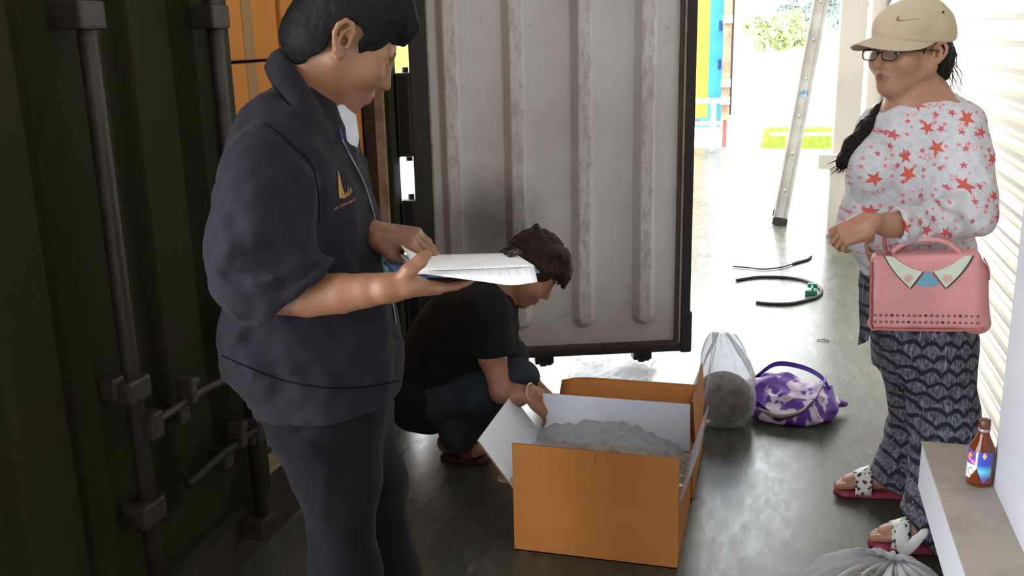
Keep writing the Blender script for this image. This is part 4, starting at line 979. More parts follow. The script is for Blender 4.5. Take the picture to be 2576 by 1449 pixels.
man_body(); H1.eyes(man, (1, 0, -.35)); H1.brows(man, HAIR, .0024)
def man_hair():
    c = H1.c; G = Field(np.arange(c[0] - .17, c[0] + .19, .0032), np.arange(c[1] - .15, c[1] + .15, .0032), np.arange(c[2] - .17, c[2] + .20, .0032))
    H1.e(G, (-.014, 0, .040), (.103, .087, .102), .02); H1.e(G, (-.035, 0, -.025), (.080, .077, .080), .02); H1.e(G, (.048, 0, .085), (.052, .06, .035), .03)
    poly = [(.17, .042), (.108, .040), (.093, .048), (.080, .040), (.066, .036), (.054, .016), (.046, -.010), (.037, -.032), (.028, -.026), (.016, .0), (.014, .022), (.0, .030), (-.018, .030), (-.032, .014), (-.034, -.020), (-.030, -.042), (-.040, -.060), (-.052, -.096), (-.075, -.112), (-.17, -.10), (-.17, .22), (.17, .22)]
    X, Y, Z = G.ax[0][:, None, None], G.ax[1][None, :, None], G.ax[2][None, None, :]; px, py, pz = X - H1.c[0], Y - H1.c[1], Z - H1.c[2]
    co_ = [(px * a[0] + py * a[1] + pz * a[2]) / k for a, k in zip(H1.A, H1.s)]
    G.wob(.0008, 150, 2, (1, 1, .6)); pd = poly_sd(co_[0] + .0015 * np.sin(co_[2] * 240), co_[2] + .002 * np.sin(co_[0] * 260 + co_[1] * 120), poly); G.f = np.maximum(G.f, pd.astype(np.float32) * .95)
    R = np.random.RandomState(4)
    for i in range(22):      # forelock hanging over the brow
        l = R.uniform(-.055, .055); G.chain([(H1.p(.055, l, .112), .014), (H1.p(.088, l * .9, .086), .010), (H1.p(.094 + R.uniform(-.006, .01), l * .86 + R.uniform(-.006, .006), .060 + R.uniform(-.012, .006)), .0025)], .010)
    return G.mesh('hair', HAIR, man, relax=1)
man_hair()
def man_jacket():
    c0 = np.array((-0.8744,1.6877,1.1689)); G = Field(np.arange(c0[0] - .36, c0[0] + .34, .005), np.arange(c0[1] - .42, c0[1] + .38, .005), np.arange(.74, 1.60, .005))
    G.loft([(1.4688,-0.8656,1.6902,0.0431,0.065), (1.4358,-0.8695,1.689,0.0657,0.09), (1.3988,-0.8825,1.6906,0.088,0.135), (1.3532,-0.8858,1.695,0.1066,0.185), (1.3,-0.8875,1.6944,0.1219,0.205), (1.2302,-0.8872,1.6946,0.1351,0.2), (1.1591,-0.8864,1.6948,0.1473,0.195), (1.0867,-0.8867,1.6946,0.1577,0.19), (1.0212,-0.8911,1.6934,0.1682,0.19), (0.9629,-0.893,1.693,0.1767,0.19), (0.9164,-0.8917,1.6933,0.1778,0.19), (0.8906,-0.8818,1.696,0.1695,0.19), (0.8644,-0.868,1.6998,0.1555,0.19), (0.8256,-0.8684,1.6998,0.1506,0.19)], .03, 2.2)
    G.cap((-0.8611,1.5721,1.3658), (-0.9299,1.802,1.3489), .078, .080, .06)
    # near sleeve, pushed up to the elbow
    S = G.twin(); S.chain([((-0.8567,1.5629,1.3598), .080), ((-0.8501,1.518,1.3043), .092), ((-0.8525,1.4914,1.2388), .092), ((-0.8527,1.4758,1.1785), .090), ((-0.8558,1.4698,1.1443), .082)], .03)
    S.chain([((-0.8531,1.4705,1.1442), .078), ((-0.8183,1.4698,1.126), .068), ((-0.7665,1.4789,1.1204), .062)], .03)
    G.chain([((-0.9329,1.8064,1.3404), .080), ((-0.9481,1.8644,1.233), .085), ((-0.9401,1.877,1.1185), .075), ((-0.8603,1.8369,1.1332), .055)], .03)
    # neck opening and the open front
    G.cap((-0.8471,1.7005,1.479), (-0.8501,1.6996,1.4166), .066, .060, .012, 's'); G.cap((-0.8311,1.7018,1.4311), (-0.8123,1.6945,1.3852), .046, .020, .012, 's')
    # cuff opening
    pcut = np.array((-0.789,1.4675,1.1266)); n_ = np.array(V(.62, .10, -.78)); S.cut(pcut, n_, k=.003); S.cap(pcut + n_ * .012, pcut + n_ * .06, .044, .046, .005, 's')
    h = np.maximum(.02 - np.abs(G.f - S.f), 0) / .02; G.f = np.minimum(G.f, S.f) - h * h * .005
    # folds
    for a, b, r, am in (((-0.8592,1.4014,1.2021), (-0.7327,1.4364,1.1889), .014, .009), ((-0.8719,1.3978,1.1684), (-0.7368,1.4145,1.1823), .012, .010), ((-0.827,1.3895,1.1622), (-0.7537,1.4099,1.1679), .010, -.006), ((-0.8598,1.4116,1.2539), (-0.7956,1.419,1.2006), .018, .007),
                        ((-0.8076,1.4987,1.3725), (-0.7583,1.5124,1.3341), .014, .008), ((-0.7674,1.5306,1.3315), (-0.7753,1.5284,1.1623), .016, .012), ((-0.8055,1.4889,1.3803), (-0.8472,1.4566,1.3405), .012, -.004), ((-0.8659,1.5033,1.0166), (-0.7951,1.5229,0.9384), .02, .007), ((-0.9104,1.4909,1.0627), (-0.8651,1.5035,0.9401), .018, .008), ((-0.759,1.5329,1.059), (-0.7478,1.5568,0.9297), .02, .006), ((-0.9407,1.5033,0.9965), (-0.8753,1.5007,0.9864), .015, .008), ((-0.8066,1.5612,1.4103), (-0.8301,1.4924,1.3358), .02, .004), ((-0.734,1.5398,1.2329), (-0.7201,1.5541,1.0849), .02, .006), ((-0.8428,1.4889,1.0965), (-0.7699,1.5299,0.999), .02, .008), ((-0.8923,1.4959,1.0323), (-0.8596,1.505,1.0089), .012, -.006), ((-0.9456,1.5019,1.0196), (-0.9159,1.5102,0.9573), .012, -.007)):
        G.crease([np.array(a) - FW * .008, np.array(b) - FW * .008], r * 1.3, am * 1.25)
    G.wob(.0042, 24, 8, (1, 1, .55)); G.wob(.0016, 60, 3)
    for k_ in range(3): G.crease([(-0.7358,1.4563,1.1613), (-0.7494,1.4058,1.1515), (-0.8132,1.4349,1.1023)] if k_ == 0 else [(-0.7495,1.4525,1.17), (-0.7645,1.4017,1.1613), (-0.8308,1.43,1.1119)] if k_ == 1 else [(-0.7613,1.4493,1.1848), (-0.7895,1.3896,1.174), (-0.8562,1.4229,1.135)], .010, (-.005, .006, -.006)[k_])
    G.cut((-0.863,1.7012,0.8471), np.array(V(.05, 0, -1)), k=.008)
    o = G.mesh('jacket', NAVY, man); return o, G.tree()
jk, JT = man_jacket()
def man_trousers():
    c0 = np.array((-0.8438,1.7066,0.656)); G = Field(np.arange(c0[0] - .36, c0[0] + .30, .006), np.arange(c0[1] - .30, c0[1] + .32, .006), np.arange(.06, 1.0, .006))
    G.loft([(0.8944,-0.8626,1.7014,0.1279,0.165), (0.8341,-0.865,1.7007,0.1273,0.165), (0.7817,-0.8654,1.7006,0.1166,0.16), (0.7374,-0.8616,1.7016,0.0979,0.145), (0.7016,-0.8588,1.7024,0.0847,0.12)], .03)
    k1, k2 = np.array((-0.8274,1.6385,0.4743)), np.array((-0.8132,1.8188,0.3611)); a1, a2 = k1 * (1, 1, 0) + (-.012, .0, .09), k2 * (1, 1, 0) + (-.012, 0, .09)
    G.chain([((-0.8464,1.6228,0.8235), .100), ((-0.823,1.6293,0.6947), .076), (k1, .068), (a1, .060)], .04); G.chain([((-0.8711,1.782,0.7572), .100), ((-0.8393,1.8012,0.5928), .078), (k2, .066), (a2, .058)], .04)
    for a, b, r, am in (((-0.7707,1.5504,0.7947), (-0.7472,1.5569,0.7036), .014, .008), ((-0.84,1.5312,0.8369), (-0.7877,1.5353,0.7997), .014, .006), ((-0.8024,1.5416,0.7547), (-0.8373,1.5423,0.5294), .012, -.004), ((-0.8244,1.5355,0.8525), (-0.8706,1.5227,0.8135), .02, .007)): G.crease([a, b], r, am)
    G.wob(.0025, 24, 3, (1, 1, .5)); G.cut((0, 0, .085), (0, 0, -1)); G.mesh('trousers', NAVY2, man)
    SHOE = M('black_leather', rgb(28, 26, 26), .35)
    for k_ in (k1, k2):
        b = k_ * (1, 1, 0); S = Field(np.arange(b[0] - .2, b[0] + .3, .005), np.arange(b[1] - .15, b[1] + .2, .005), np.arange(-.01, .14, .005)); d = V(1, 0, 0)
        S.chain([(b + V(-.06, 0, .05), .040), (b + V(.06, 0, .048), .044), (b + V(.165, 0, .034), .036)], .03).cap(b + V(-.03, 0, .07), b + V(-.02, 0, .11), .045, .044, .03); S.rbox(b + V(.05, 0, .012), (.155, .045, .012), (RT, FW, UP), .01, .01); S.cut((0, 0, 0.001), (0, 0, -1)); S.mesh('shoe', SHOE, man)
man_trousers()
def man_details():
    S = Field(*[np.arange(a - .12, a + .12, .004) for a in (-0.8346,1.6987,1.3981)]); S.cap((-0.8356,1.6985,1.4262), (-0.8231,1.6916,1.3653), .062, .058, .02); S.cap(H1.p(-.03, 0, -.06), (-0.8508,1.6994,1.4262), .056, .0615, .01, 's'); S.cut(np.array((-0.8336,1.699,1.4129)), np.array(V(-.35, 0, .9)), k=.006); S.mesh('shirt', SHIRT, man)
    PIP = M('dark_seam_and_shadow', rgb(10, 9, 14), .9, spec=.05)  # for the jacket seams and the painted collar shadow
    up = [(-0.9163,1.7176,1.5246), (-0.9026,1.6799,1.5267), (-0.8671,1.6379,1.5117), (-0.8401,1.6215,1.4882), (-0.8149,1.6129,1.4563), (-0.7917,1.6172,1.4124), (-0.7788,1.6271,1.3867), (-0.7722,1.6382,1.3662)]
    lo = [(-0.9489,1.7397,1.5007), (-0.9299,1.6723,1.4971), (-0.8793,1.5981,1.4737), (-0.8442,1.5695,1.451), (-0.8081,1.5483,1.4217), (-0.7856,1.5505,1.3874), (-0.7791,1.5637,1.3688), (-0.7754,1.5823,1.3555)]
    up, lo = spline(up, 5), spline(lo, 5)
    g = [[a * (1 - t) + b * t + V(0, -.012, .004) * math.sin(3.14 * t) for t in np.linspace(0, 1, 8)] for a, b in zip(up, lo)]; sheet('collar', g, .007, NAVY, jk); tube('collar_shadow_line', [p + V(0, -.004, -.001) for p in lo], .0020, PIP, jk, 6)  # dark tube along the collar fold paints its shadow line
    fu = [(-0.9241,1.7466,1.5151), (-0.9038,1.7781,1.4644), (-0.8685,1.7776,1.4205), (-0.8321,1.7565,1.3991), (-0.8056,1.7276,1.3729)]; fl2 = [(-0.9591,1.7576,1.4964), (-0.9492,1.8122,1.4434), (-0.9057,1.8243,1.4028), (-0.8291,1.804,1.3652), (-0.7881,1.7532,1.3228)]
    g = [[a * (1 - t) + b * t for t in np.linspace(0, 1, 6)] for a, b in zip(spline(fu, 5), spline(fl2, 5))]; sheet('collar', g, .007, NAVY, jk)
    ZIP = M('zip_teeth', rgb(110, 112, 124), .35, .6); pts = [snap(JT, p, .003) for p in spline([(-0.7534,1.5967,1.3709), (-0.7318,1.582,1.3426), (-0.7073,1.568,1.3098), (-0.6961,1.5711,1.2708), (-0.6871,1.5736,1.2278), (-0.6839,1.5849,1.1822), (-0.6849,1.6053,1.1256), (-0.6896,1.6352,1.0641), (-0.6977,1.6641,1.0121)], 8)]; tube('zip', pts, .0022, ZIP, jk, 6)
    pts = [snap(JT, p, .001) for p in spline([(-1.0269,1.5832,0.9525), (-0.9159,1.5102,0.9573), (-0.851,1.5074,0.9413), (-0.7819,1.5266,0.9264), (-0.7129,1.5665,0.9194), (-0.6938,1.6548,0.8999)], 8)]; tube('hem_seam', pts, .0013, PIP, jk, 6)
    pts = [snap(JT, p, .001) for p in spline([(-0.8385,1.4901,1.4086), (-0.8141,1.4865,1.3938), (-0.7902,1.4931,1.3686), (-0.7709,1.5089,1.3412), (-0.7666,1.5204,1.2985), (-0.7683,1.5199,1.2358)], 8)]; tube('sleeve_seam', pts, .0009, PIP, jk, 6)
    # gold embroidery: tall spire with a flourish, and a line of small stitched lettering under it
    GOLD = M('gold_thread', rgb(150, 104, 34), .5, .1, bmp=(300, .4)); v = []; f = []
    def patch(poly):
        o = len(v)
        for p in poly: v.append(snap(JT, W_(*p), .0022))
        f.append(tuple(range(o, o + len(poly))))
    o0 = np.array((-0.7462,1.5572,1.3212)); ex = (np.array((-0.7127,1.5665,1.3204)) - o0) / 50; ez = (np.array((-0.7509,1.5559,1.2508)) - o0) / 100
    W_ = lambda x, y: o0 + ex * (x - 846) + ez * (y - 430)
    sp = [(846, 430, 848), (848, 445, 853), (848, 460, 856), (849, 475, 860), (850, 488, 864), (851, 498, 868)]
    for a, b in zip(sp[:-1], sp[1:]): patch([(a[0], a[1]), (a[2], a[1]), (b[2], b[1]), (b[0], b[1])])
    for x0, y0, x1, y1, w_ in ((864, 496, 872, 478, 3), (868, 494, 880, 476, 3), (873, 492, 882, 480, 2.5), (862, 484, 870, 490, 3), (852, 498, 872, 490, 4), (872, 470, 874, 478, 2), (878, 472, 882, 482, 2)): patch([(x0, y0), (x0 + w_, y0), (x1 + w_, y1), (x1, y1)])
    R = np.random.RandomState(2)
    for i in range(15):
        u = i / 14; x = 839 + 50 * u; y = 528 - 22 * u; 
        if i == 3: continue
        patch([(x, y), (x + 1.6, y - .6), (x + 1.6, y - 6 - 3 * R.rand()), (x, y - 5.5 - 3 * R.rand())]); patch([(x, y - 2), (x + 2.8, y - 3), (x + 2.8, y - 4.2), (x, y - 3.2)]) if R.rand() > .4 else None
    e = pymesh('emblem', v, f, GOLD, jk); e['label'] = 'gold embroidered spire emblem'
    # lanyard ribbon and card at the open front
    LAN = M('blue_lanyard', rgb(40, 52, 120), .5); CRD = M('teal_card', rgb(96, 156, 166), .35)
    p = [snap(JT, q, .003) for q in spline([(-0.7735,1.6327,1.3883), (-0.7634,1.6147,1.3788), (-0.7521,1.5971,1.3695)], 6)]; ribbon('lanyard', p, V(1, 0, .3), .005, LAN, man, .0015, 1)
    p = [snap(JT, q, .003) for q in spline([(-0.6897,1.5833,1.2259), (-0.6876,1.5839,1.2027), (-0.6881,1.5889,1.1797)], 5)]; ribbon('lanyard', p, V(1, 0, 0), .008, LAN, man, .0015, 1)
    p = [snap(JT, q, .004) for q in spline([(-0.6865,1.5893,1.1826), (-0.6858,1.5947,1.1541), (-0.6867,1.6048,1.1181)], 5)]; ribbon('name_card', p, V(1, .3, 0), .013, CRD, man, .002, 1)
man_details()
# ---- the clipboard in his hands
def paper_mat():
    m, nt, b = nodes('printed_paper'); s_ = N(nt, 'ShaderNodeUVMap'); sx = N(nt, 'ShaderNodeSeparateXYZ'); nt.links.new(s_.outputs[0], sx.inputs[0]); u, v = sx.outputs[0], sx.outputs[1]
    line = math_n(nt, 'LESS_THAN', math_n(nt, 'FRACT', math_n(nt, 'MULTIPLY', v, 15)), .42); mp = N(nt, 'ShaderNodeMapping'); mp.inputs['Scale'].default_value = (160, 15, 1); nt.links.new(s_.outputs[0], mp.inputs[0])
    wd = math_n(nt, 'GREATER_THAN', noise(nt, mp.outputs[0], 1, 2), .52); ins = math_n(nt, 'MULTIPLY', math_n(nt, 'GREATER_THAN', u, .38), math_n(nt, 'LESS_THAN', u, .93))
    ink = math_n(nt, 'MULTIPLY', math_n(nt, 'MULTIPLY', line, wd), ins); nt.links.new(mixc(nt, math_n(nt, 'MULTIPLY', ink, .35), rgb(232, 232, 236), rgb(120, 120, 130)), b.inputs['Base Color']); b.inputs['Roughness'].default_value = .6; return m
def table_mat():
    m, nt, b = nodes('ruled_form'); s_ = N(nt, 'ShaderNodeUVMap'); sx = N(nt, 'ShaderNodeSeparateXYZ'); nt.links.new(s_.outputs[0], sx.inputs[0]); u, v = sx.outputs[0], sx.outputs[1]
    tick = math_n(nt, 'MULTIPLY', math_n(nt, 'LESS_THAN', math_n(nt, 'FRACT', math_n(nt, 'MULTIPLY', u, 12)), .05), math_n(nt, 'LESS_THAN', v, .55)); mp = N(nt, 'ShaderNodeMapping'); mp.inputs['Scale'].default_value = (120, 9, 1); nt.links.new(s_.outputs[0], mp.inputs[0])
    wr = math_n(nt, 'MULTIPLY', math_n(nt, 'GREATER_THAN', noise(nt, mp.outputs[0], 1, 2), .60), math_n(nt, 'MULTIPLY', math_n(nt, 'GREATER_THAN', v, .12), math_n(nt, 'LESS_THAN', v, .5)))
    nt.links.new(mixc(nt, math_n(nt, 'MAXIMUM', math_n(nt, 'MULTIPLY', wr, .45), math_n(nt, 'MULTIPLY', tick, .7)), rgb(230, 231, 238), rgb(84, 84, 104)), b.inputs['Base Color']); b.inputs['Roughness'].default_value = .6; return m
def uv_sheet(name, g, th, mat, parent):
    o = sheet(name, g, th, mat, parent, True); R_, K_ = len(g), len(g[0]); l = o.data.uv_layers.new(name='UVMap')
    for lp in o.data.loops: k = lp.vertex_index % (R_ * K_); l.data[lp.index].uv = ((k // K_) / (R_ - 1), (k % K_) / (K_ - 1))
    return o
NL, NR, FR, FL = [np.array(p) for p in ((-0.6052,1.5341,1.1508), (-0.4045,1.6105,1.1502), (-0.4873,1.7743,1.134), (-0.704,1.6935,1.1384))]
cbd = thing('clipboard', 'clipboard with white printed papers in the hands of the standing man', 'clipboard', (NL + NR + FR + FL) / 4)
dn = np.array((0, 0, -.010)); ex_ = (NR - NL) / np.linalg.norm(NR - NL)
quad_sheet('board', [NL + dn - ex_ * .02, NR + dn + ex_ * .008, FR + dn + ex_ * .01, FL + dn - ex_ * .02], .004, M('blue_board', rgb(70, 110, 160), .5), cbd, 2, 2)
def paper(off, curl, name='sheet_of_paper'):
    g = []
    for i in range(19):
        u = i / 18; row = []
        for j in range(9):
            v = j / 8; p = (NL * (1 - u) + NR * u) * (1 - v) + (FL * (1 - u) + FR * u) * v + np.array((0, 0, off)); lf_ = max(0, .30 - u) / .30
            row.append(p + V(.01 * lf_, -.0, curl * lf_ ** 1.7 * v))
        g.append(row)
    return uv_sheet(name, g, .0012, PAP, cbd)
PAP = paper_mat(); paper(-.005, .0); paper(-.002, .006); paper(.001, .03)
dr_ = [[np.array(p) for p in r] for r in (((-0.6039,1.5323,1.1499), (-0.601,1.5269,1.1506)), ((-0.5501,1.5514,1.149), (-0.5338,1.5248,1.147)), ((-0.4982,1.571,1.1486), (-0.4748,1.5287,1.141)), ((-0.4495,1.5897,1.149), (-0.4253,1.5341,1.1357)), ((-0.4057,1.607,1.151), (-0.3857,1.5534,1.1382)))]
TBL = table_mat(); a_, b_ = spline([r[0] for r in dr_], 4), spline([r[1] for r in dr_], 4)
uv_sheet('hanging_sheet', [[p * (1 - t) + q * t + np.array((0, 0, .004)) * math.sin(3.14 * t) for t in np.linspace(0, 1, 6)] for p, q in zip(a_, b_)], .001, TBL, cbd)
CLP = M('black_clip_steel', rgb(30, 30, 34), .3, .5); q0, q1 = NR * .35 + FR * .65, NR * .08 + FR * .92
sheet('clip', [[q1 + (ex_ * -.022) + np.array((0, 0, .003)), q1 + ex_ * .004 + np.array((0, 0, .010))], [q0 - ex_ * .022 + np.array((0, 0, .003)), q0 + ex_ * .004 + np.array((0, 0, .010))]], .004, CLP, cbd, False)
for q in (q0 * .85 + q1 * .15, q0 * .1 + q1 * .9): tube('clip_wire', spline([q + ex_ * .004 + np.array((0, 0, .010)), q - ex_ * .012 + np.array((0, 0, .016)), q - ex_ * .030 + np.array((0, 0, .008)), q - ex_ * .012 + np.array((0, 0, .009))], 4), .0014, CLP, cbd, 6)

# ================================================================== the squatting man
SK2 = skin_mat('brown_skin', (.33, .155, .09, 1), (.26, .09, .065, 1)); HAIR2 = hair_mat('dark_brown_hair', (.022, .012, .010, 1), (.045, .022, .018, 1))
BLACK = cloth('black_jersey', rgb(20, 20, 24), rgb(17, 17, 20)); JEAN = cloth('dark_blue_denim', rgb(44, 50, 58), rgb(31, 36, 44), weave=500)
sq = thing('person', 'man in a black T-shirt and jeans squatting over the open cartons', 'person', (-1.1,3.1952,0))
H2 = Head((-0.8223,3.2276,0.7411), V(.68, .02, -.73), V(.73, 0, .68), (1.0, 1.0, 1.0))
def squat():
    c0 = np.array((-1.0448,3.1659,0.4157)); hd = H2.c
    G = Field(axis(c0[0] - .34, .006, hd[0] - .12, .004, hd[0] + .22, .006, c0[0] + .50), axis(c0[1] - .34, .0045, c0[1] + .36), axis(0, .0045, hd[2] + .15))
    H2.build(G, cheek=.002, lid=.002)
    G.cap(H2.p(-.03, 0, -.05), (-0.9583,3.2003,0.6561), .052, .060, .03); G.cap(H2.p(.0, 0, -.085), (-0.9388,3.2057,0.6189), .038, .045, .03)
    G.chain([((-0.9655,3.1983,0.6416), .07), ((-1.0325,3.1901,0.559), .12), ((-1.1518,3.1674,0.4079), .12), ((-1.2055,3.1525,0.2938), .115)], .04); G.cap((-0.9459,3.0792,0.6035), (-0.9978,3.3243,0.5371), .06, .06, .04)
    G.chain([((-0.9402,3.06,0.6022), .055), ((-0.9205,3.0344,0.4827), .046), ((-0.8812,3.0141,0.3554), .038)], .03); G.chain([((-0.8812,3.0141,0.3554), .039), ((-0.8235,2.999,0.3511), .036), ((-0.7675,2.9886,0.3695), .026)], .02)
    G.chain([((-1.0011,3.3337,0.5188), .055), ((-0.9509,3.3891,0.3471), .042), ((-0.8616,3.3101,0.2859), .034), ((-0.77,3.211,0.2676), .026)], .03)
    hand(G, (-0.7675,2.9886,0.3695), V(.55, .10, -.75), V(-.5, .55, -.5), V(.2, .5, .3), [(.35, .4, .3)] * 4, sc_=.98); hand(G, (-0.77,3.211,0.2676), V(.45, -.2, -.8), V(-.6, -.3, -.3), V(0, -.8, .2), [(.35, .4, .3)] * 4, sc_=.98)
    G.chain([((-1.1686,3.0693,0.2743), .085), ((-0.8353,3.0891,0.3826), .045), ((-1.0677,3.0662,0.1389), .036)], .03); G.chain([((-1.2323,3.2385,0.2201), .085), ((-0.9452,3.37,0.3699), .045), ((-1.1391,3.2747,0.0759), .036)], .03)
    f1, f2 = np.array((-1.1763,3.1965,0)), np.array((-0.9998,3.1994,0)); foot(G, f1, f2, .98, .022); of = V(.02, .24, 0); foot(G, f1 + of, f2 + of, .98, .022)
    return G.mesh('body', SK2, sq, H2.paint), f1, f2, of
_, F1, F2, OF = squat(); H2.eyes(sq, (1, 0, -.4)); H2.brows(sq, HAIR2)
def squat_hair():
    c = H2.c; G = Field(np.arange(c[0] - .17, c[0] + .19, .004), np.arange(c[1] - .15, c[1] + .15, .004), np.arange(c[2] - .17, c[2] + .20, .004))
    H2.e(G, (-.012, 0, .040), (.112, .088, .104), .02); H2.e(G, (-.035, 0, -.025), (.080, .078, .085), .02); H2.e(G, (.06, 0, .075), (.055, .06, .04), .03)
    poly = [(.17, .048), (.105, .036), (.085, .045), (.060, .030), (.044, .000), (.036, -.030), (.024, -.026), (.014, .000), (.008, .020), (-.006, .028), (-.022, .026), (-.036, .006), (-.036, -.030), (-.045, -.070), (-.060, -.105), (-.085, -.110), (-.17, -.1), (-.17, .22), (.17, .22)]
    X, Y, Z = G.ax[0][:, None, None], G.ax[1][None, :, None], G.ax[2][None, None, :]; px, py, pz = X - c[0], Y - c[1], Z - c[2]; q = [(px * a[0] + py * a[1] + pz * a[2]) / k for a, k in zip(H2.A, H2.s)]
    G.wob(.003, 110, 5, (1, 1, .7)); G.f = np.maximum(G.f, (poly_sd(q[0], q[2] + .006 * np.sin(q[0] * 170 + q[1] * 110), poly) * .95).astype(np.float32)); R = np.random.RandomState(7)
    for i in range(26):
        l = R.uniform(-.07, .07); G.chain([(H2.p(.05, l * .7, .118), .013), (H2.p(.10, l * .9, .075), .011), (H2.p(.112 + R.uniform(-.01, .016), l, .040 + R.uniform(-.016, .012)), .002)], .010)
    for i in range(30):
        a = R.uniform(0, 6.28); f_, l = .07 * math.cos(a) - .02, .065 * math.sin(a); G.chain([(H2.p(f_, l, .105), .014), (H2.p(f_ * 1.2 + .01, l * 1.12, .116 + R.uniform(-.008, .004)), .006)], .012)
    G.mesh('hair', HAIR2, sq)
squat_hair()
def squat_clothes():
    c0 = np.array((-1.0895,3.1639,0.4133)); G = Field(np.arange(c0[0] - .34, c0[0] + .32, .006), np.arange(c0[1] - .32, c0[1] + .34, .006), np.arange(.14, 1.02, .006))
    G.chain([((-0.9615,3.1994,0.6371), .078), ((-1.0238,3.1873,0.5677), .135), ((-1.0906,3.174,0.4705), .160), ((-1.1589,3.1602,0.364), .160), ((-1.2107,3.151,0.2706), .150)], .05)
    G.ell((-1.044,3.1765,0.5326), (.15, .20, .17), (RT, FW, UP), .05); G.ell((-1.2248,3.1471,0.271), (.112, .19, .12), (RT, FW, UP), .05); G.cap((-0.953,3.0565,0.6168), (-1.0105,3.3415,0.5392), .09, .09, .05)
    S = G.twin(); S.chain([((-0.9427,3.0542,0.6038), .092), ((-0.9216,3.0361,0.5108), .078), ((-0.9166,3.0303,0.4267), .072)], .03); G.chain([((-0.9968,3.3453,0.5156), .088), ((-0.9806,3.3705,0.3991), .075)], .03)
    nn = np.array(V(.06, 0, -1)); q = np.array((-0.9203,3.0344,0.4885)); S.cut(q, nn); S.cap(q + nn * -.012, q + nn * .05, .056, .056, .005, 's'); h = np.maximum(.03 - np.abs(G.f - S.f), 0) / .03; G.f = np.minimum(G.f, S.f) - h * h * .0075; G.cap(H2.p(-.03, 0, -.06), (-0.9612,3.1995,0.6488), .058, .066, .008, 's')
    nb_ = np.array(V(-.45, 0, -1)); q = np.array((-1.2611,3.1371,0.1557)); G.cut(q, nb_)
    for a, b, r, am in (((-0.9388,2.9567,0.5493), (-1.0734,2.9816,0.3889), .02, .010), ((-0.9503,2.9535,0.5913), (-1.1226,2.9679,0.4769), .02, .006), ((-0.9789,2.9663,0.4872), (-1.1098,2.9923,0.3087), .018, .010), ((-1.2207,2.9823,0.3776), (-1.0924,2.9867,0.327), .018, .008), ((-1.0001,2.9812,0.4235), (-1.132,3.0068,0.2565), .016, -.008)): G.crease([a, b], r, am)
    G.wob(.004, 22, 4); G.mesh('t_shirt', BLACK, sq); TT = G.tree()
    G = Field(np.arange(c0[0] - .30, c0[0] + .46, .006), np.arange(c0[1] - .34, c0[1] + .36, .006), np.arange(.02, .62, .006))
    G.ell((-1.186,3.1579,0.2544), (.11, .15, .095), (RT, FW, UP), .04)
    k1, k2 = (-0.838,3.0884,0.3827), (-0.9482,3.3691,0.3652); a1, a2 = np.array((-1.0526,3.0704,0.18)), np.array((-1.1265,3.2886,0.1056))
    G.chain([((-1.1474,3.0752,0.289), .100), ((-0.9904,3.0773,0.3232), .094), (k1, .064)], .04); G.chain([(k1, .062), ((-0.9281,3.0841,0.2656), .074), (a1, .070)], .03); G.chain([((-1.2099,3.2447,0.2355), .100), ((-1.0768,3.3024,0.2884), .095), (k2, .064)], .04); G.chain([(k2, .062), ((-1.0385,3.3233,0.2034), .073), (a2, .070)], .03)
    G.cap(a1, a1 - (.012, 0, .030), .070, .068, .03)
    for a, b, r, am in (((-0.9164,2.9836,0.4), (-0.8997,3.009,0.2459), .014, .010), ((-0.9816,2.9655,0.4017), (-0.947,2.9959,0.2174), .014, .010), ((-1.0392,2.9599,0.3415), (-0.9967,2.9925,0.2144), .016, .008), ((-1.0855,2.9575,0.2506), (-0.9436,3.0072,0.2056), .014, .010), ((-0.8653,2.9978,0.3555), (-0.8451,3.0241,0.318), .012, .006)): G.crease([a, b], r, am)
    G.wob(.0035, 30, 9); G.mesh('jeans', JEAN, sq)
    MAR = M('maroon_rubber', rgb(110, 44, 44), .5); MARD = M('dark_sole', rgb(52, 30, 30), .7)
    for o in (np.zeros(3), OF):
        h, t = F1 + o, F2 + o; D = (t - h) / np.linalg.norm(t - h); L = np.linalg.norm(t - h); S_ = np.cross(UP, D); S = Field(np.arange(h[0] - .12, t[0] + .12, .005), np.arange(min(h[1], t[1]) - .12, max(h[1], t[1]) + .12, .005), np.arange(-.01, .13, .005))
        S.chain([(h + D * .03 + (0, 0, -.01), .040), (h + D * L * .45 + (0, 0, -.01), .040), (h + D * L * .8 + (0, 0, -.012), .050)], .03); S.cut((0, 0, .020), (0, 0, 1)); S.cut((0, 0, .001), (0, 0, -1)); so = S.mesh('sandal_sole', MARD, sq)
        g = [[h + D * L * f + S_ * .050 * math.cos(a) + np.array((0, 0, .024 + .046 * (1 - .35 * (f - .5)) * math.sin(a))) for a in np.linspace(3.14, 0, 12)] for f in (.50, .58, .66, .74)]; sheet('sandal_strap', g, .005, MAR, so)
    GLD = M('gold_bracelet', rgb(206, 190, 150), .3, .6); q = np.array((-0.7703,2.9888,0.3706)); ax = np.array((-0.7573,2.9862,0.3684)) - np.array((-0.8235,2.999,0.3511)); ax /= np.linalg.norm(ax); u_ = np.cross(ax, UP); u_ /= np.linalg.norm(u_); w_ = np.cross(ax, u_); tube('bracelet', [q + (u_ * math.cos(a) + w_ * math.sin(a)) * .031 for a in np.linspace(0, 6.283, 30)], .0028, GLD, sq, 6)
    n0 = [(-0.9184,3.1699,0.6182), (-0.922,3.1356,0.6606), (-0.9289,3.1379,0.6955), (-0.9376,3.1645,0.7098), (-0.9475,3.2085,0.7056)]; tube('necklace', spline(n0, 6), .0026, GLD, sq, 6)
squat_clothes()

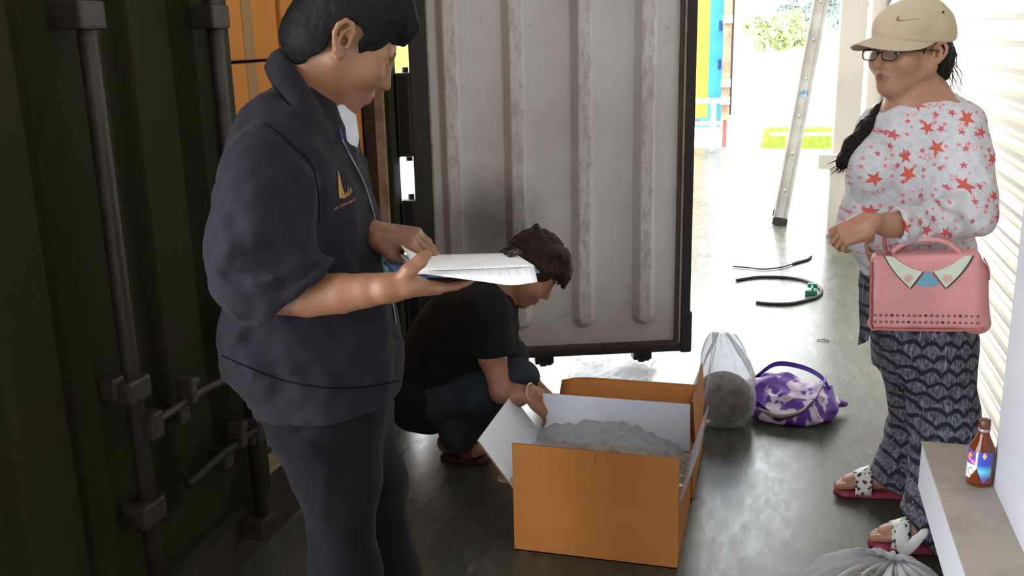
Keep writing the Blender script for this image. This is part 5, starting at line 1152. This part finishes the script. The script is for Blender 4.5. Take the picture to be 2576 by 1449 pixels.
# ================================================================== the woman with the pink bag
SK3 = skin_mat('warm_tan_skin', (.47, .245, .158, 1), (.22, .08, .065, 1)); HAIR3 = hair_mat('black_brown_hair', (.010, .008, .009, 1), (.028, .018, .016, 1))
def star_mat():
    m, nt, b = nodes('star_print_cotton'); c = objco(nt); s_ = N(nt, 'ShaderNodeSeparateXYZ'); nt.links.new(c, s_.inputs[0])
    h = math_n(nt, 'ADD', math_n(nt, 'MULTIPLY', s_.outputs[0], RT[0]), math_n(nt, 'MULTIPLY', s_.outputs[1], RT[1])); cb_ = N(nt, 'ShaderNodeCombineXYZ'); nt.links.new(h, cb_.inputs[0]); nt.links.new(s_.outputs[2], cb_.inputs[1])
    base = mixc(nt, ramp(nt, noise(nt, c, 60, 3), .4, .7), rgb(216, 218, 226), rgb(200, 202, 212)); col = base
    def layer(col, scale, smin, smax, c1, c2, seed, keep, outline=False):
        mp = N(nt, 'ShaderNodeMapping'); mp.inputs['Location'].default_value = (seed * .37, seed * .73, 0); nt.links.new(cb_.outputs[0], mp.inputs[0])
        vo = N(nt, 'ShaderNodeTexVoronoi', voronoi_dimensions='2D', Scale=scale, Randomness=.75); nt.links.new(mp.outputs[0], vo.inputs['Vector'])
        df = N(nt, 'ShaderNodeVectorMath', operation='SUBTRACT'); nt.links.new(mp.outputs[0], df.inputs[0]); nt.links.new(vo.outputs['Position'], df.inputs[1]); d = N(nt, 'ShaderNodeSeparateXYZ'); nt.links.new(df.outputs[0], d.inputs[0])
        rc = N(nt, 'ShaderNodeSeparateColor'); nt.links.new(vo.outputs['Color'], rc.inputs[0])
        a = math_n(nt, 'ADD', math_n(nt, 'ARCTAN2', d.outputs[1], d.outputs[0]), math_n(nt, 'MULTIPLY', rc.outputs[0], 6.28)); t = math_n(nt, 'FRACT', math_n(nt, 'MULTIPLY', math_n(nt, 'ADD', a, 10), 5 / 6.28319))
        t = math_n(nt, 'ABSOLUTE', math_n(nt, 'SUBTRACT', math_n(nt, 'MULTIPLY', t, 2), 1)); R_ = math_n(nt, 'DIVIDE', 1.0, math_n(nt, 'ADD', 2.5, math_n(nt, 'MULTIPLY', t, -1.5)))
        r = math_n(nt, 'SQRT', math_n(nt, 'ADD', math_n(nt, 'POWER', d.outputs[0], 2), math_n(nt, 'POWER', d.outputs[1], 2))); size = math_n(nt, 'ADD', smin, math_n(nt, 'MULTIPLY', rc.outputs[1], smax - smin))
        q = math_n(nt, 'DIVIDE', r, math_n(nt, 'MULTIPLY', size, R_)); f = math_n(nt, 'LESS_THAN', q, 1.0)
        if outline: f = math_n(nt, 'MULTIPLY', f, math_n(nt, 'GREATER_THAN', q, .62))
        f = math_n(nt, 'MULTIPLY', f, math_n(nt, 'LESS_THAN', rc.outputs[2], keep)); return mixc(nt, f, col, mixc(nt, rc.outputs[1], c2, c1))
    col = layer(col, 34, .005, .009, rgb(232, 128, 132), rgb(226, 150, 156), 3, .55); col = layer(col, 21, .009, .016, rgb(226, 130, 130), rgb(230, 160, 160), 9, .30, True)
    col = layer(col, 22, .008, .013, rgb(214, 96, 104), rgb(208, 106, 122), 1, .55); col = layer(col, 12.5, .017, .027, rgb(220, 104, 82), rgb(210, 92, 98), 5, .70)
    nt.links.new(col, b.inputs['Base Color']); b.inputs['Roughness'].default_value = .85; hh = math_n(nt, 'ADD', noise(nt, c, 24, 4), math_n(nt, 'MULTIPLY', noise(nt, objco(nt, (1, 1, .15)), 420, 2), .15)); bump(nt, b, hh, .14, .02); return m
def wave_mat():
    m, nt, b = nodes('navy_wave_print'); c = objco(nt); s_ = N(nt, 'ShaderNodeSeparateXYZ'); nt.links.new(c, s_.inputs[0]); h = math_n(nt, 'ADD', math_n(nt, 'MULTIPLY', s_.outputs[0], RT[0]), math_n(nt, 'MULTIPLY', s_.outputs[1], RT[1])); z = s_.outputs[2]
    row = math_n(nt, 'MULTIPLY', z, 24); hz = math_n(nt, 'ADD', math_n(nt, 'MULTIPLY', h, 20), math_n(nt, 'ADD', math_n(nt, 'MULTIPLY', math_n(nt, 'FLOOR', row), .5), math_n(nt, 'MULTIPLY', noise(nt, c, 14, 3), .5)))
    arc = math_n(nt, 'ABSOLUTE', math_n(nt, 'SINE', math_n(nt, 'MULTIPLY', hz, 3.14159))); t = math_n(nt, 'FRACT', math_n(nt, 'ADD', math_n(nt, 'SUBTRACT', row, math_n(nt, 'MULTIPLY', arc, .42)), math_n(nt, 'MULTIPLY', noise(nt, c, 40, 3), .25)))
    ln = ramp(nt, math_n(nt, 'ABSOLUTE', math_n(nt, 'SUBTRACT', t, .5)), .22, .13); sp = ramp(nt, noise(nt, objco(nt, (1, 1, .25)), 150, 4, .7), .42, .62)
    col = mixc(nt, sp, rgb(58, 60, 78), rgb(128, 130, 146)); col = mixc(nt, ln, col, rgb(26, 26, 42)); stk = ramp(nt, noise(nt, objco(nt, (1, 1, .07)), 120, 2, .5), .66, .72); col = mixc(nt, math_n(nt, 'MULTIPLY', stk, .6), col, rgb(190, 192, 204))
    nt.links.new(col, b.inputs['Base Color']); b.inputs['Roughness'].default_value = .85; bump(nt, b, noise(nt, c, 18, 4), .1, .02); return m
BLOUSE = star_mat(); PANT = wave_mat(); CAPC = cloth('beige_cap_twill', rgb(206, 190, 166), rgb(196, 180, 156), weave=700)
wm = thing('person', 'woman in a beige cap and star-print blouse standing by the shutter', 'person', (0.4387,3.0568,0))
H3 = Head((0.3614,3.1616,1.4695), V(-.92, -.40, -.02), V(0, 0, 1), (1.10, 1.12, .95))
def woman():
    c0 = np.array((0.4155,3.1558,0.9063)); hd = H3.c; hw = np.array((0.2426,2.7447,1.0355))
    G = Field(axis(c0[0] - .32, .0032, hd[0] + .17, .006, c0[0] + .34), axis(c0[1] - .48, .0032, c0[1] + .40), axis(0, .0034, .16, .009, hw[2] - .14, .0032, hw[2] + .10, .007, hd[2] - .22, .0032, hd[2] + .14))
    H3.build(G, cheek=.010, jaw=.010, lid=.0)
    G.cap(H3.p(-.03, 0, -.05), (0.4073,3.1847,1.3125), .056, .066, .03); G.cap(H3.p(.01, 0, -.095), (0.384,3.1574,1.3146), .046, .055, .03); G.chain([((0.4073,3.1847,1.3125), .075), ((0.4018,3.1831,1.2677), .10), ((0.4028,3.1834,1.1112), .115), ((0.4361,3.1927,0.7716), .13)], .05); G.cap((0.3135,3.2624,1.2605), (0.4969,3.1161,1.268), .055, .055, .05)
    G.chain([((0.5085,3.1089,1.2456), .055), ((0.5386,2.9876,1.0233), .042), ((0.372,2.848,1.0073), .029), ((0.3043,2.795,1.0156), .029), ((0.2488,2.7516,1.0267), .026)], .03); G.chain([((0.3062,3.2812,1.2217), .055), ((0.3009,3.3212,0.9998), .042), ((0.3148,3.1486,0.9359), .032), ((0.318,3.0561,0.936), .026)], .03)
    hand(G, (0.2508,2.7521,1.0289), V(-.80, .10, -.38), V(.30, .55, -.60), V(-.4, .6, .4), [(.75, .9, .7), (.8, .95, .7), (.85, .95, .7), (.9, .95, .7)], sc_=.98, spread=.02, thumb_pose=(.8, .3, .5))
    hand(G, (0.318,3.0561,0.936), V(-.5, -.35, -.5), V(.4, -.6, .1), V(-.2, -.3, .8), [(.6, .7, .5)] * 4, sc_=.92)
    G.chain([((0.4224,3.2511,0.7299), .11), ((0.4822,3.33,0.3084), .07), ((0.4575,3.292,0.0118), .042)], .03); G.chain([((0.4827,3.1433,0.7606), .11), ((0.5352,3.106,0.3453), .07), ((0.5268,2.948,0.0201), .042)], .03)
    fa, fb = (np.array((0.4673,3.2465,0.02)), np.array((0.2303,3.2241,0.02))), (np.array((0.5486,2.8867,0.02)), np.array((0.3173,2.8877,0.02)))
    for a, b in (fa, fb): foot(G, a * (1, 1, 0), b * (1, 1, 0), .98, .022)
    G.mesh('body', SK3, wm, H3.paint); return fa, fb
FA, FB = woman(); H3.eyes(wm, (1, .1, .05)); H3.brows(wm, HAIR3, .003)
def woman_hair():
    c = H3.c; G = Field(np.arange(c[0] - .34, c[0] + .22, .0045), np.arange(c[1] - .24, c[1] + .24, .0045), np.arange(c[2] - .46, c[2] + .16, .0045))
    H3.e(G, (-.020, 0, .03), (.098, .083, .090), .02); H3.e(G, (-.055, 0, -.030), (.058, .072, .075), .02); poly = [(.05, .035), (.036, .010), (.026, -.014), (.016, .010), (.008, .034), (-.012, .036), (-.026, .020), (-.030, -.03), (-.026, -.075), (-.05, -.10), (-.10, -.09), (-.16, 0), (-.16, .2), (.06, .2)]
    X, Y, Z = G.ax[0][:, None, None], G.ax[1][None, :, None], G.ax[2][None, None, :]; px, py, pz = X - c[0], Y - c[1], Z - c[2]; q = [(px * a[0] + py * a[1] + pz * a[2]) / k for a, k in zip(H3.A, H3.s)]; G.wob(.002, 130, 5); G.f = np.maximum(G.f, (poly_sd(q[0], q[2], poly) * .95).astype(np.float32))
    H3.cp(G, (-.085, .03, -.02), (-.075, .045, -.075), .032, .018, .02)
    G.chain([(H3.p(-.07, -.045, -.07), .036), ((0.3509,3.252,1.3221), .034), ((0.305,3.2186,1.2765), .036), ((0.262,3.1755,1.2321), .034), ((0.2215,3.128,1.1888), .031), ((0.1899,3.0933,1.1507), .022)], .02)
    R = np.random.RandomState(3)
    G.chain([((0.2215,3.128,1.1888), .030), ((0.1947,3.0998,1.1535), .022), ((0.1815,3.0888,1.1356), .010)], .01)
    G.wob(.0018, 160, 6, (1, 1, .4)); G.mesh('hair', HAIR3, wm)
    for i in range(30):
        a = np.array((0.2012,3.1016,1.1606)) + R.normal(size=3) * .010; e = np.array((0.1794,3.0852,1.1288)) + R.normal(size=3) * (.016, .012, .012); tube('hair_wisp', spline([a, (a + e) / 2 + R.normal(size=3) * .003, e], 4), [.0034, .003, .003, .0026, .0024, .002, .0016, .0012, .0006], HAIR3, wm, 4)
    for i in range(14):
        a = H3.p(-.09 + R.uniform(-.02, .02), .05 + R.uniform(-.01, .02), -.03 + R.uniform(-.02, .02)); e = a + V(R.uniform(-.01, .065), R.uniform(-.02, .02), -R.uniform(.05, .14)); mi = (a + e) / 2 + V(R.uniform(-.01, .025), 0, .0)
        tube('hair_wisp', spline([a, mi, e], 5), [.0013] * 6 + [.0007] * 5, HAIR3, wm, 4)
woman_hair()
def woman_cap():
    c = H3.c; G = Field(np.arange(c[0] - .2, c[0] + .2, .0035), np.arange(c[1] - .2, c[1] + .2, .0035), np.arange(c[2] - .04, c[2] + .18, .0035)); H3.e(G, (-.014, 0, .050), (.113, .092, .112), .01); H3.e(G, (.05, 0, .075), (.05, .066, .05), .04)
    G.cut(H3.p(.0, 0, .024), -H3.U - H3.F * .06, k=.003)
    for k in range(6):
        a = math.radians(30 + 60 * k); pts = [H3.p(-.014 + .118 * math.cos(a) * math.sin(t), .096 * math.sin(a) * math.sin(t), .050 + .116 * math.cos(t)) for t in np.linspace(.05, 1.75, 12)]; G.crease(pts, .0035, .0018)
    G.wob(.0016, 40, 4); cc_ = G.mesh('cap_crown', CAPC, wm); T = G.tree()
    g = []
    for i in range(25):
        a = math.radians(-90 + 180 * i / 24); ca, sa = max(0., math.cos(a)), math.sin(a); row = []
        for t in np.linspace(0, 1, 9):
            f0, l0 = .088 * ca + .008, .090 * sa; f1, l1 = f0 + .088 * max(0, ca) ** .6, .088 * sa; t_e = t; t = t * ca ** .4; f_ = f0 + (f1 - f0) * t_e; l_ = l0 + (l1 - l0) * t
            row.append(H3.p(f_, l_, .034 - .02 * t - 3.0 * l_ * l_ * (.35 + .65 * t) + .022 * (1 - abs(sa)) * (1 - t * .3)))
        g.append(row)
    sheet('cap_brim', g, .005, CAPC, cc_)
    # stitched curved tick emblem, eyelet and button
    TH = M('tan_thread', rgb(150, 122, 96), .7); o0 = np.array((0.3047,3.0421,1.5673)); ex = (np.array((0.3656,3.059,1.5659)) - o0) / 56; ez = (np.array((0.3062,3.0425,1.5477)) - o0) / 18; Wp = lambda x, y: o0 + ex * (x - 2256) + ez * (y - 42)
    up = [(2258, 43), (2254, 48), (2256, 53), (2266, 53.5), (2280, 51), (2296, 48.8), (2312, 48.3)]; lo = [(2263, 40), (2261, 46), (2263, 50), (2270, 51), (2282, 49.8), (2297, 48.2), (2312, 48)]
    g = [[snap(T, Wp(*(np.array(a) * (1 - t) + np.array(b) * t)), .0012) for t in (0, .5, 1)] for a, b in zip(up, lo)]; e = sheet('cap_emblem', g, .001, TH, cc_); e['label'] = 'thin stitched curved tick emblem'
    q = snap(T, (0.4313,3.0875,1.5764), 0); bm = bmesh.new(); bmesh.ops.create_uvsphere(bm, u_segments=10, v_segments=8, radius=.0042); [setattr(v, 'co', v.co + Vector(q)) for v in bm.verts]; bmobj('eyelet', bm, M('dark_eyelet', rgb(60, 50, 46), .6), cc_, True)
    q = H3.p(-.014, 0, .163); bm = bmesh.new(); bmesh.ops.create_uvsphere(bm, u_segments=12, v_segments=8, radius=.008); [setattr(v, 'co', Vector((v.co.x, v.co.y, v.co.z * .5)) + Vector(q)) for v in bm.verts]; bmobj('cap_button', bm, CAPC, cc_, True)
    FRM = M('dark_spectacle_frame', rgb(34, 32, 40), .25); LENS = clear_mat('spectacle_lens', (.86, .86, .9, 1), .04, .05)
    for s_ in (-1, 1):
        cc = [(.108 - .010 * abs(l), s_ * .034 + l, -.006 + u) for l, u in [(.026 * math.copysign(abs(math.cos(a)) ** .6, math.cos(a)), .0165 * math.copysign(abs(math.sin(a)) ** .7, math.sin(a))) for a in np.linspace(0, 6.283, 33)]]; ring = [H3.p(*p) for p in cc]
        v, f = tube_geo(ring, .0017, 6, False); fr_ = pymesh('spectacle_frame', v, f, FRM, wm, True); pymesh('lens', ring[:-1], [tuple(range(32))], LENS, fr_)
        tube('spectacle_temple', spline([H3.p(.102, s_ * .061, .002), H3.p(.085, s_ * .078, .004), H3.p(.02, s_ * .083, .004), H3.p(-.012, s_ * .085, .0)], 5), .0022, FRM, wm, 6)
    tube('spectacle_bridge', [H3.p(.107, -.009, .0), H3.p(.113, 0, .003), H3.p(.107, .009, .0)], .0018, FRM, wm, 6)
woman_cap()
def woman_clothes():
    c0 = np.array((0.4155,3.1558,0.9063)); G = Field(np.arange(c0[0] - .34, c0[0] + .34, .005), np.arange(c0[1] - .44, c0[1] + .40, .005), np.arange(.64, 1.48, .005))
    G.loft([(1.3408,0.417,3.1822,0.0799,0.078), (1.3172,0.4224,3.1837,0.11,0.105), (1.2772,0.42,3.183,0.138,0.135), (1.2209,0.4101,3.1751,0.1505,0.145), (1.162,0.3934,3.1653,0.1679,0.155), (1.1024,0.386,3.158,0.1757,0.16), (1.0291,0.3882,3.1586,0.1781,0.158), (0.9546,0.3964,3.1609,0.1792,0.16), (0.8767,0.4174,3.1771,0.1767,0.165), (0.8256,0.4318,3.181,0.1743,0.168), (0.7806,0.439,3.183,0.1712,0.168)], .03, 2.2)
    G.ell((0.2706,3.0534,1.1333), (.07, .085, .085), (RT, FW, UP), .06); G.ell((0.307,3.1984,1.1077), (.085, .085, .085), (RT, FW, UP), .06); G.ell((0.2876,3.11,0.9489), (.09, .13, .10), (RT, FW, UP), .06)
    S = G.twin(); S.chain([((0.5063,3.1187,1.2504), .076), ((0.5223,3.0816,1.1621), .076), ((0.5374,3.0236,1.0666), .072), ((0.5301,2.9801,1.0221), .070)], .03); S.chain([((0.5345,2.9813,1.022), .067), ((0.4411,2.9035,1.0054), .058), ((0.2878,2.7831,1.0163), .050)], .025); G.chain([((0.3048,3.2704,1.2289), .075), ((0.3043,3.3118,1.0274), .065)], .03)
    nn = np.array(V(-.97, -.12, -.1)); q = np.array((0.3245,2.8109,1.0131)); S.cut(q, nn); S.cap(q - nn * .006, q + nn * .03, .036, .036, .003, 's'); h = np.maximum(.025 - np.abs(G.f - S.f), 0) / .025; G.f = np.minimum(G.f, S.f) - h * h * .006
    G.cap(H3.p(-.02, 0, -.08), (0.4032,3.1783,1.327), .064, .074, .006, 's'); G.ell((0.4032,3.168,1.3394), (.084, .082, .032), frame(V(1, 0, .12), V(-.12, 0, 1)), .008, 's')
    for a, b, r, am in (((0.3828,2.9911,1.2174), (0.4132,2.9788,1.0828), .016, .012), ((0.2712,3.0224,1.2475), (0.246,2.9635,1.1511), .016, .005), ((0.2473,2.9327,1.0983), (0.2694,2.9389,1.0169), .010, .010), ((0.4132,2.9788,1.0828), (0.371,2.9463,1.0298), .016, .010), ((0.5018,2.9618,1.1212), (0.5731,3.0024,1.0937), .012, .008), ((0.4781,2.9137,1.0722), (0.5592,2.9777,1.086), .012, -.007), ((0.4552,2.8866,1.0539), (0.5342,2.9085,1.0071), .014, .008), ((0.4083,2.8321,1.0403), (0.4762,2.8613,1.0033), .012, .007), ((0.3734,2.8017,1.0504), (0.3951,2.8077,0.9893), .012, .004), ((0.4469,2.9985,1.217), (0.4844,2.9881,1.1284), .016, .006), ((0.3066,3.0218,1.2819), (0.3408,2.9794,1.1958), .016, .006)): G.crease([np.array(a) - FW * .006, np.array(b) - FW * .006], r * 1.25, am * 1.7)
    G.wob(.0036, 26, 12, (1, 1, .6)); G.wob(.0014, 60, 4); bl_ = G.mesh('blouse', BLOUSE, wm); BT = G.tree()
    rim = [np.array((0.4032,3.1783,1.327)) + RT * .088 * math.cos(a) + FW * .086 * math.sin(a) + UP * (.004 * math.cos(a) - .004) for a in np.linspace(0, 6.283, 40)]; rim = [(lambda hh: np.array(hh[0]) if hh[0] is not None else r_)(BT.find_nearest(Vector(r_))) for r_ in rim]; v, f = tube_geo(rim, .0060, 8, False); pymesh('neckband', v, f, BLOUSE, bl_, True)
    G = Field(np.arange(c0[0] - .30, c0[0] + .34, .006), np.arange(c0[1] - .42, c0[1] + .36, .006), np.arange(.02, .92, .006))
    G.loft([(0.8254,0.4366,3.1824,0.1618,0.16), (0.7484,0.438,3.1828,0.1679,0.165), (0.6438,0.4488,3.1858,0.1568,0.16), (0.5639,0.4627,3.1897,0.1451,0.155), (0.4678,0.4761,3.1986,0.1362,0.15)], .03, 2.3)
    a1 = np.array((0.423,3.2305,0.0523)); a2 = np.array((0.468,2.8798,0.0804))
    G.chain([((0.4572,3.2712,0.5102), .118), ((0.4985,3.3137,0.3159), .092), ((0.4915,3.3326,0.192), .088), ((0.4516,3.28,0.1086), .076), (a1, .070), ((0.4157,3.213,0.0249), .066)], .04); G.chain([((0.503,3.1282,0.56), .118), ((0.5401,3.1073,0.3586), .098), ((0.5396,3.0346,0.2017), .095), ((0.5028,2.9413,0.1219), .078), (a2, .070), ((0.4896,2.865,0.0378), .066)], .04)
    for a, b, r, am in (((0.3465,3.1471,0.3951), (0.4331,3.0258,0.4864), .014, .010), ((0.4004,3.2035,0.2239), (0.5162,3.2149,0.1731), .014, .010), ((0.3945,3.2226,0.1578), (0.4916,3.2496,0.0681), .014, .010), ((0.4521,2.9688,0.5839), (0.4968,2.9812,0.3274), .018, .008), ((0.3674,3.2359,0.1128), (0.437,3.2344,0.106), .010, -.008), ((0.443,2.9767,0.138), (0.5147,2.9654,0.0841), .014, .010), ((0.4555,3.0113,0.4676), (0.4559,3.084,0.2798), .018, .010)): G.crease([a, b], r, am)
    G.wob(.0035, 24, 7); q = np.array((0.4069,3.2053,0.0496)); G.cut(q, np.array(V(-.42, 0, -.9)), q - (.16, .12, .14), q + (.14, .14, .06)); q = np.array((0.444,2.8524,0.088)); G.cut(q, np.array(V(-.84, 0, -.54)), q - (.14, .10, .14), q + (.14, .14, .06)); G.mesh('trousers', PANT, wm)
    g = [[np.array(p), np.array(q)] for p, q in zip(spline([(0.2549,3.0386,0.8119), (0.2594,3.0399,0.7265), (0.2669,3.0419,0.65), (0.2662,3.0418,0.5883)], 5), spline([(0.2753,2.982,0.817), (0.2824,2.984,0.7307), (0.2909,2.9864,0.6744), (0.2864,2.9955,0.6171)], 5))]; sheet('waist_tie', g, .004, PANT, wm)
    # sandals
    PINK = M('crimson_insole', rgb(150, 52, 72), .5); SOLE = M('dark_red_sole', rgb(84, 36, 42), .6)
    m, nt, b = nodes('spotted_strap'); vo = N(nt, 'ShaderNodeTexVoronoi', Scale=70); nt.links.new(objco(nt), vo.inputs['Vector']); f_ = ramp(nt, vo.outputs['Distance'], .46, .40); rc = N(nt, 'ShaderNodeSeparateColor'); nt.links.new(vo.outputs['Color'], rc.inputs[0]); nt.links.new(mixc(nt, math_n(nt, 'MULTIPLY', f_, math_n(nt, 'LESS_THAN', rc.outputs[0], .85)), rgb(232, 228, 222), rgb(56, 52, 58)), b.inputs['Base Color']); b.inputs['Roughness'].default_value = .45; STRAP = m
    for h, t in (FA, FB):
        h = h * (1, 1, 0); t = t * (1, 1, 0); D = t - h; L = np.linalg.norm(D); D /= L; S_ = np.cross(UP, D); lo = np.minimum(h, t) - .1; hi = np.maximum(h, t) + .1
        S = Field(np.arange(lo[0], hi[0], .005), np.arange(lo[1], hi[1], .005), np.arange(-.01, .06, .003)); S.chain([(h + D * .035 + (0, 0, -.008), .042), (h + D * L * .45 + (0, 0, -.008), .041), (h + D * L * .78 + (0, 0, -.008), .051)], .03); S.cut((0, 0, .022), (0, 0, 1)); S.cut((0, 0, .001), (0, 0, -1)); so = S.mesh('sandal_sole', PINK, wm)
        g = [[h + D * L * f + S_ * .051 * math.cos(a) + np.array((0, 0, .016 + (.082 - .12 * (f - .5)) * math.sin(a) ** .8)) for a in np.linspace(3.14, 0, 16)] for f in np.linspace(.50, .72, 6)]; sheet('sandal_strap', g, .005, STRAP, so)
woman_clothes()
# ---- her pink handbag, hung from the forearm
LEA = M('pink_leather', rgb(226, 160, 160), .45, var=(8, rgb(220, 150, 152), .4, .7), bmp=(180, .08)); LEAD = M('rose_leather_edge', rgb(190, 112, 118), .5); MINT = M('pale_mint_leather', rgb(220, 228, 214), .45, var=(26, rgb(206, 220, 206), .45, .6)); DARKE = M('dark_edge_paint', rgb(60, 50, 62), .5); BLUE_ = M('powder_blue_leather', rgb(120, 172, 200), .45); STUD = M('grey_metal_stud', rgb(150, 130, 136), .3, .7); STUD2 = M('dark_metal_stud', rgb(92, 76, 86), .3, .7)
O = np.array((0.2593,2.7908,0.9322)); XR = np.array((0.5377,2.7798,0.9475)) - O; Wb = np.linalg.norm(XR); XR /= Wb; ZB = np.array((0.2763,2.8059,0.7146)) - O; Hb = np.linalg.norm(ZB); ZB /= Hb; ZU = -ZB; NF = np.cross(XR, ZU); NF /= np.linalg.norm(NF); NF = NF if NF @ (EYE - O) > 0 else -NF
Q = lambda x, y, o=0.0: O + XR * x * Wb + ZB * y * Hb + NF * o
hb = thing('handbag', 'pink leather handbag with a mint pointed collar flap hanging in front of the woman', 'handbag', Q(.5, 1))
def bag():
    c = Q(.5, .5, -.05); G = Field(np.arange(c[0] - .24, c[0] + .24, .004), np.arange(c[1] - .2, c[1] + .2, .004), np.arange(c[2] - .18, c[2] + .18, .004))
    G.rbox(Q(.5, .52, -.036), (Wb * .5, Hb * .5, .036), (XR, ZU, NF), .018, .01); G.cap(Q(.02, 1.0, -.036), Q(1.02, 1.0, -.036), .012, .012, .02); G.cap(Q(.98, .3, -.04), Q(1.0, .96, -.04), .028, .032, .03)
    G.wob(.0012, 30, 2); G.mesh('bag_body', LEA, hb)
    for y0, o in ((.985, .0),): tube('bag_piping', spline([Q(-.0, .1, .001), Q(-.005, .6, .002), Q(-.004, .98, .002), Q(.08, 1.005, .003), Q(.5, 1.01, .004), Q(.95, 1.0, .003), Q(1.025, .97, .002)], 8), .0035, LEAD, hb, 8)
    h = spline([Q(.20, .03, -.03), Q(.23, -.03, -.03), Q(.33, -.115, -.03), Q(.46, -.15, -.03), Q(.60, -.15, -.03), Q(.72, -.10, -.03), Q(.81, .0, -.03), Q(.83, .04, -.03)], 6); ribbon('handle', h, NF, .022, LEA, hb, .011, 1)
    for s_ in (0, 1):
        X_ = (lambda x: x) if s_ == 0 else (lambda x: 1.045 - x)
        poly = [(.125, .02), (.20, .04), (.28, .11), (.36, .17), (.475, .225), (.36, .44), (.30, .36), (.22, .24), (.16, .13)]
        tops = [(.20, .025), (.26, .085), (.32, .14), (.40, .19), (.478, .222)]; bots = [(.125, .015), (.17, .135), (.235, .26), (.30, .36), (.362, .445)]
        a = spline([np.array(p + (0,)) for p in tops], 5); b = spline([np.array(p + (0,)) for p in bots], 5); g = [[Q(X_((p * (1 - t) + q * t)[0]), (p * (1 - t) + q * t)[1], .005) for t in np.linspace(0, 1, 5)] for p, q in zip(a, b)]; cf = sheet('collar_flap', g, .004, MINT, hb, False)
        tube('flap_edge', [Q(X_(q[0]), q[1], .006) for q in b] + [Q(X_(.478), .224, .006)], .0018, DARKE, cf, 6)
        bm = bmesh.new(); bmesh.ops.create_circle(bm, cap_ends=True, segments=20, radius=.012); Mx = Matrix((XR, ZU, NF)).transposed().to_4x4(); Mx.translation = Vector(Q(X_(.345), .31, .0076)); bmesh.ops.transform(bm, matrix=Mx, verts=bm.verts[:]); bmobj('rose_print', bm, M('blush_print', rgb(226, 198, 186), .5, var=(300, rgb(210, 160, 150), .45, .6)), cf)
    pts = [(.40, .40), (.42, .33), (.5, .215), (.58, .33), (.60, .385), (.57, .415), (.5, .425), (.43, .415)]; v = [Q(x + .022, y, .0032) for x, y in pts] + [Q(x + .022, y, .0002) for x, y in pts]; n = len(pts); pymesh('blue_tab', v, [tuple(range(n)), tuple(range(2 * n - 1, n - 1, -1))] + [(i, n + i, n + (i + 1) % n, (i + 1) % n) for i in range(n)], BLUE_, hb)
    R = np.random.RandomState(1); me = {}
    for key, mt in (('a', STUD), ('b', STUD2)):
        bm = bmesh.new(); bmesh.ops.create_uvsphere(bm, u_segments=10, v_segments=6, radius=.0042); [setattr(v_, 'co', Vector((v_.co.x, v_.co.y, v_.co.z * .6))) for v_ in bm.verts]; m_ = bpy.data.meshes.new('stud'); bm.to_mesh(m_); bm.free(); m_.materials.append(mt); me[key] = m_
    for r_, y in ((0, .815), (1, .905)):
        for i in range(19):
            dk = (r_ == 0 and i in (3, 9, 15)) or (r_ == 1 and i in (6, 12)); o = bpy.data.objects.new('stud', me['b' if dk else 'a']); C.objects.link(o); par(o, hb); o.location = Vector(Q(.035 + .0525 * i, y, .001)) ; Rm = Matrix((XR, ZU, NF)).transposed().to_euler(); o.rotation_euler = Rm
    tube('shoulder_strap', spline([Q(.15, .02, -.02), Q(.14, -.06, -.012), Q(.125, -.14, .0), Q(.13, -.24, .0), Q(.17, -.31, -.02), Q(.20, -.33, -.06), Q(.2, -.25, -.11), Q(.19, -.1, -.1)], 6), .0055, LEAD, hb, 8)
    tube('strap_ring', [Q(.15, .02, -.012) + (XR * math.cos(a) + ZU * math.sin(a)) * .010 for a in np.linspace(0, 6.283, 20)], .002, STUD, hb, 6); ribbon('side_strap', [Q(1.04, .12, -.04), Q(1.075, .22, -.03), Q(1.09, .38, -.035)], NF, .016, LEAD, hb, .004, 5)
bag()
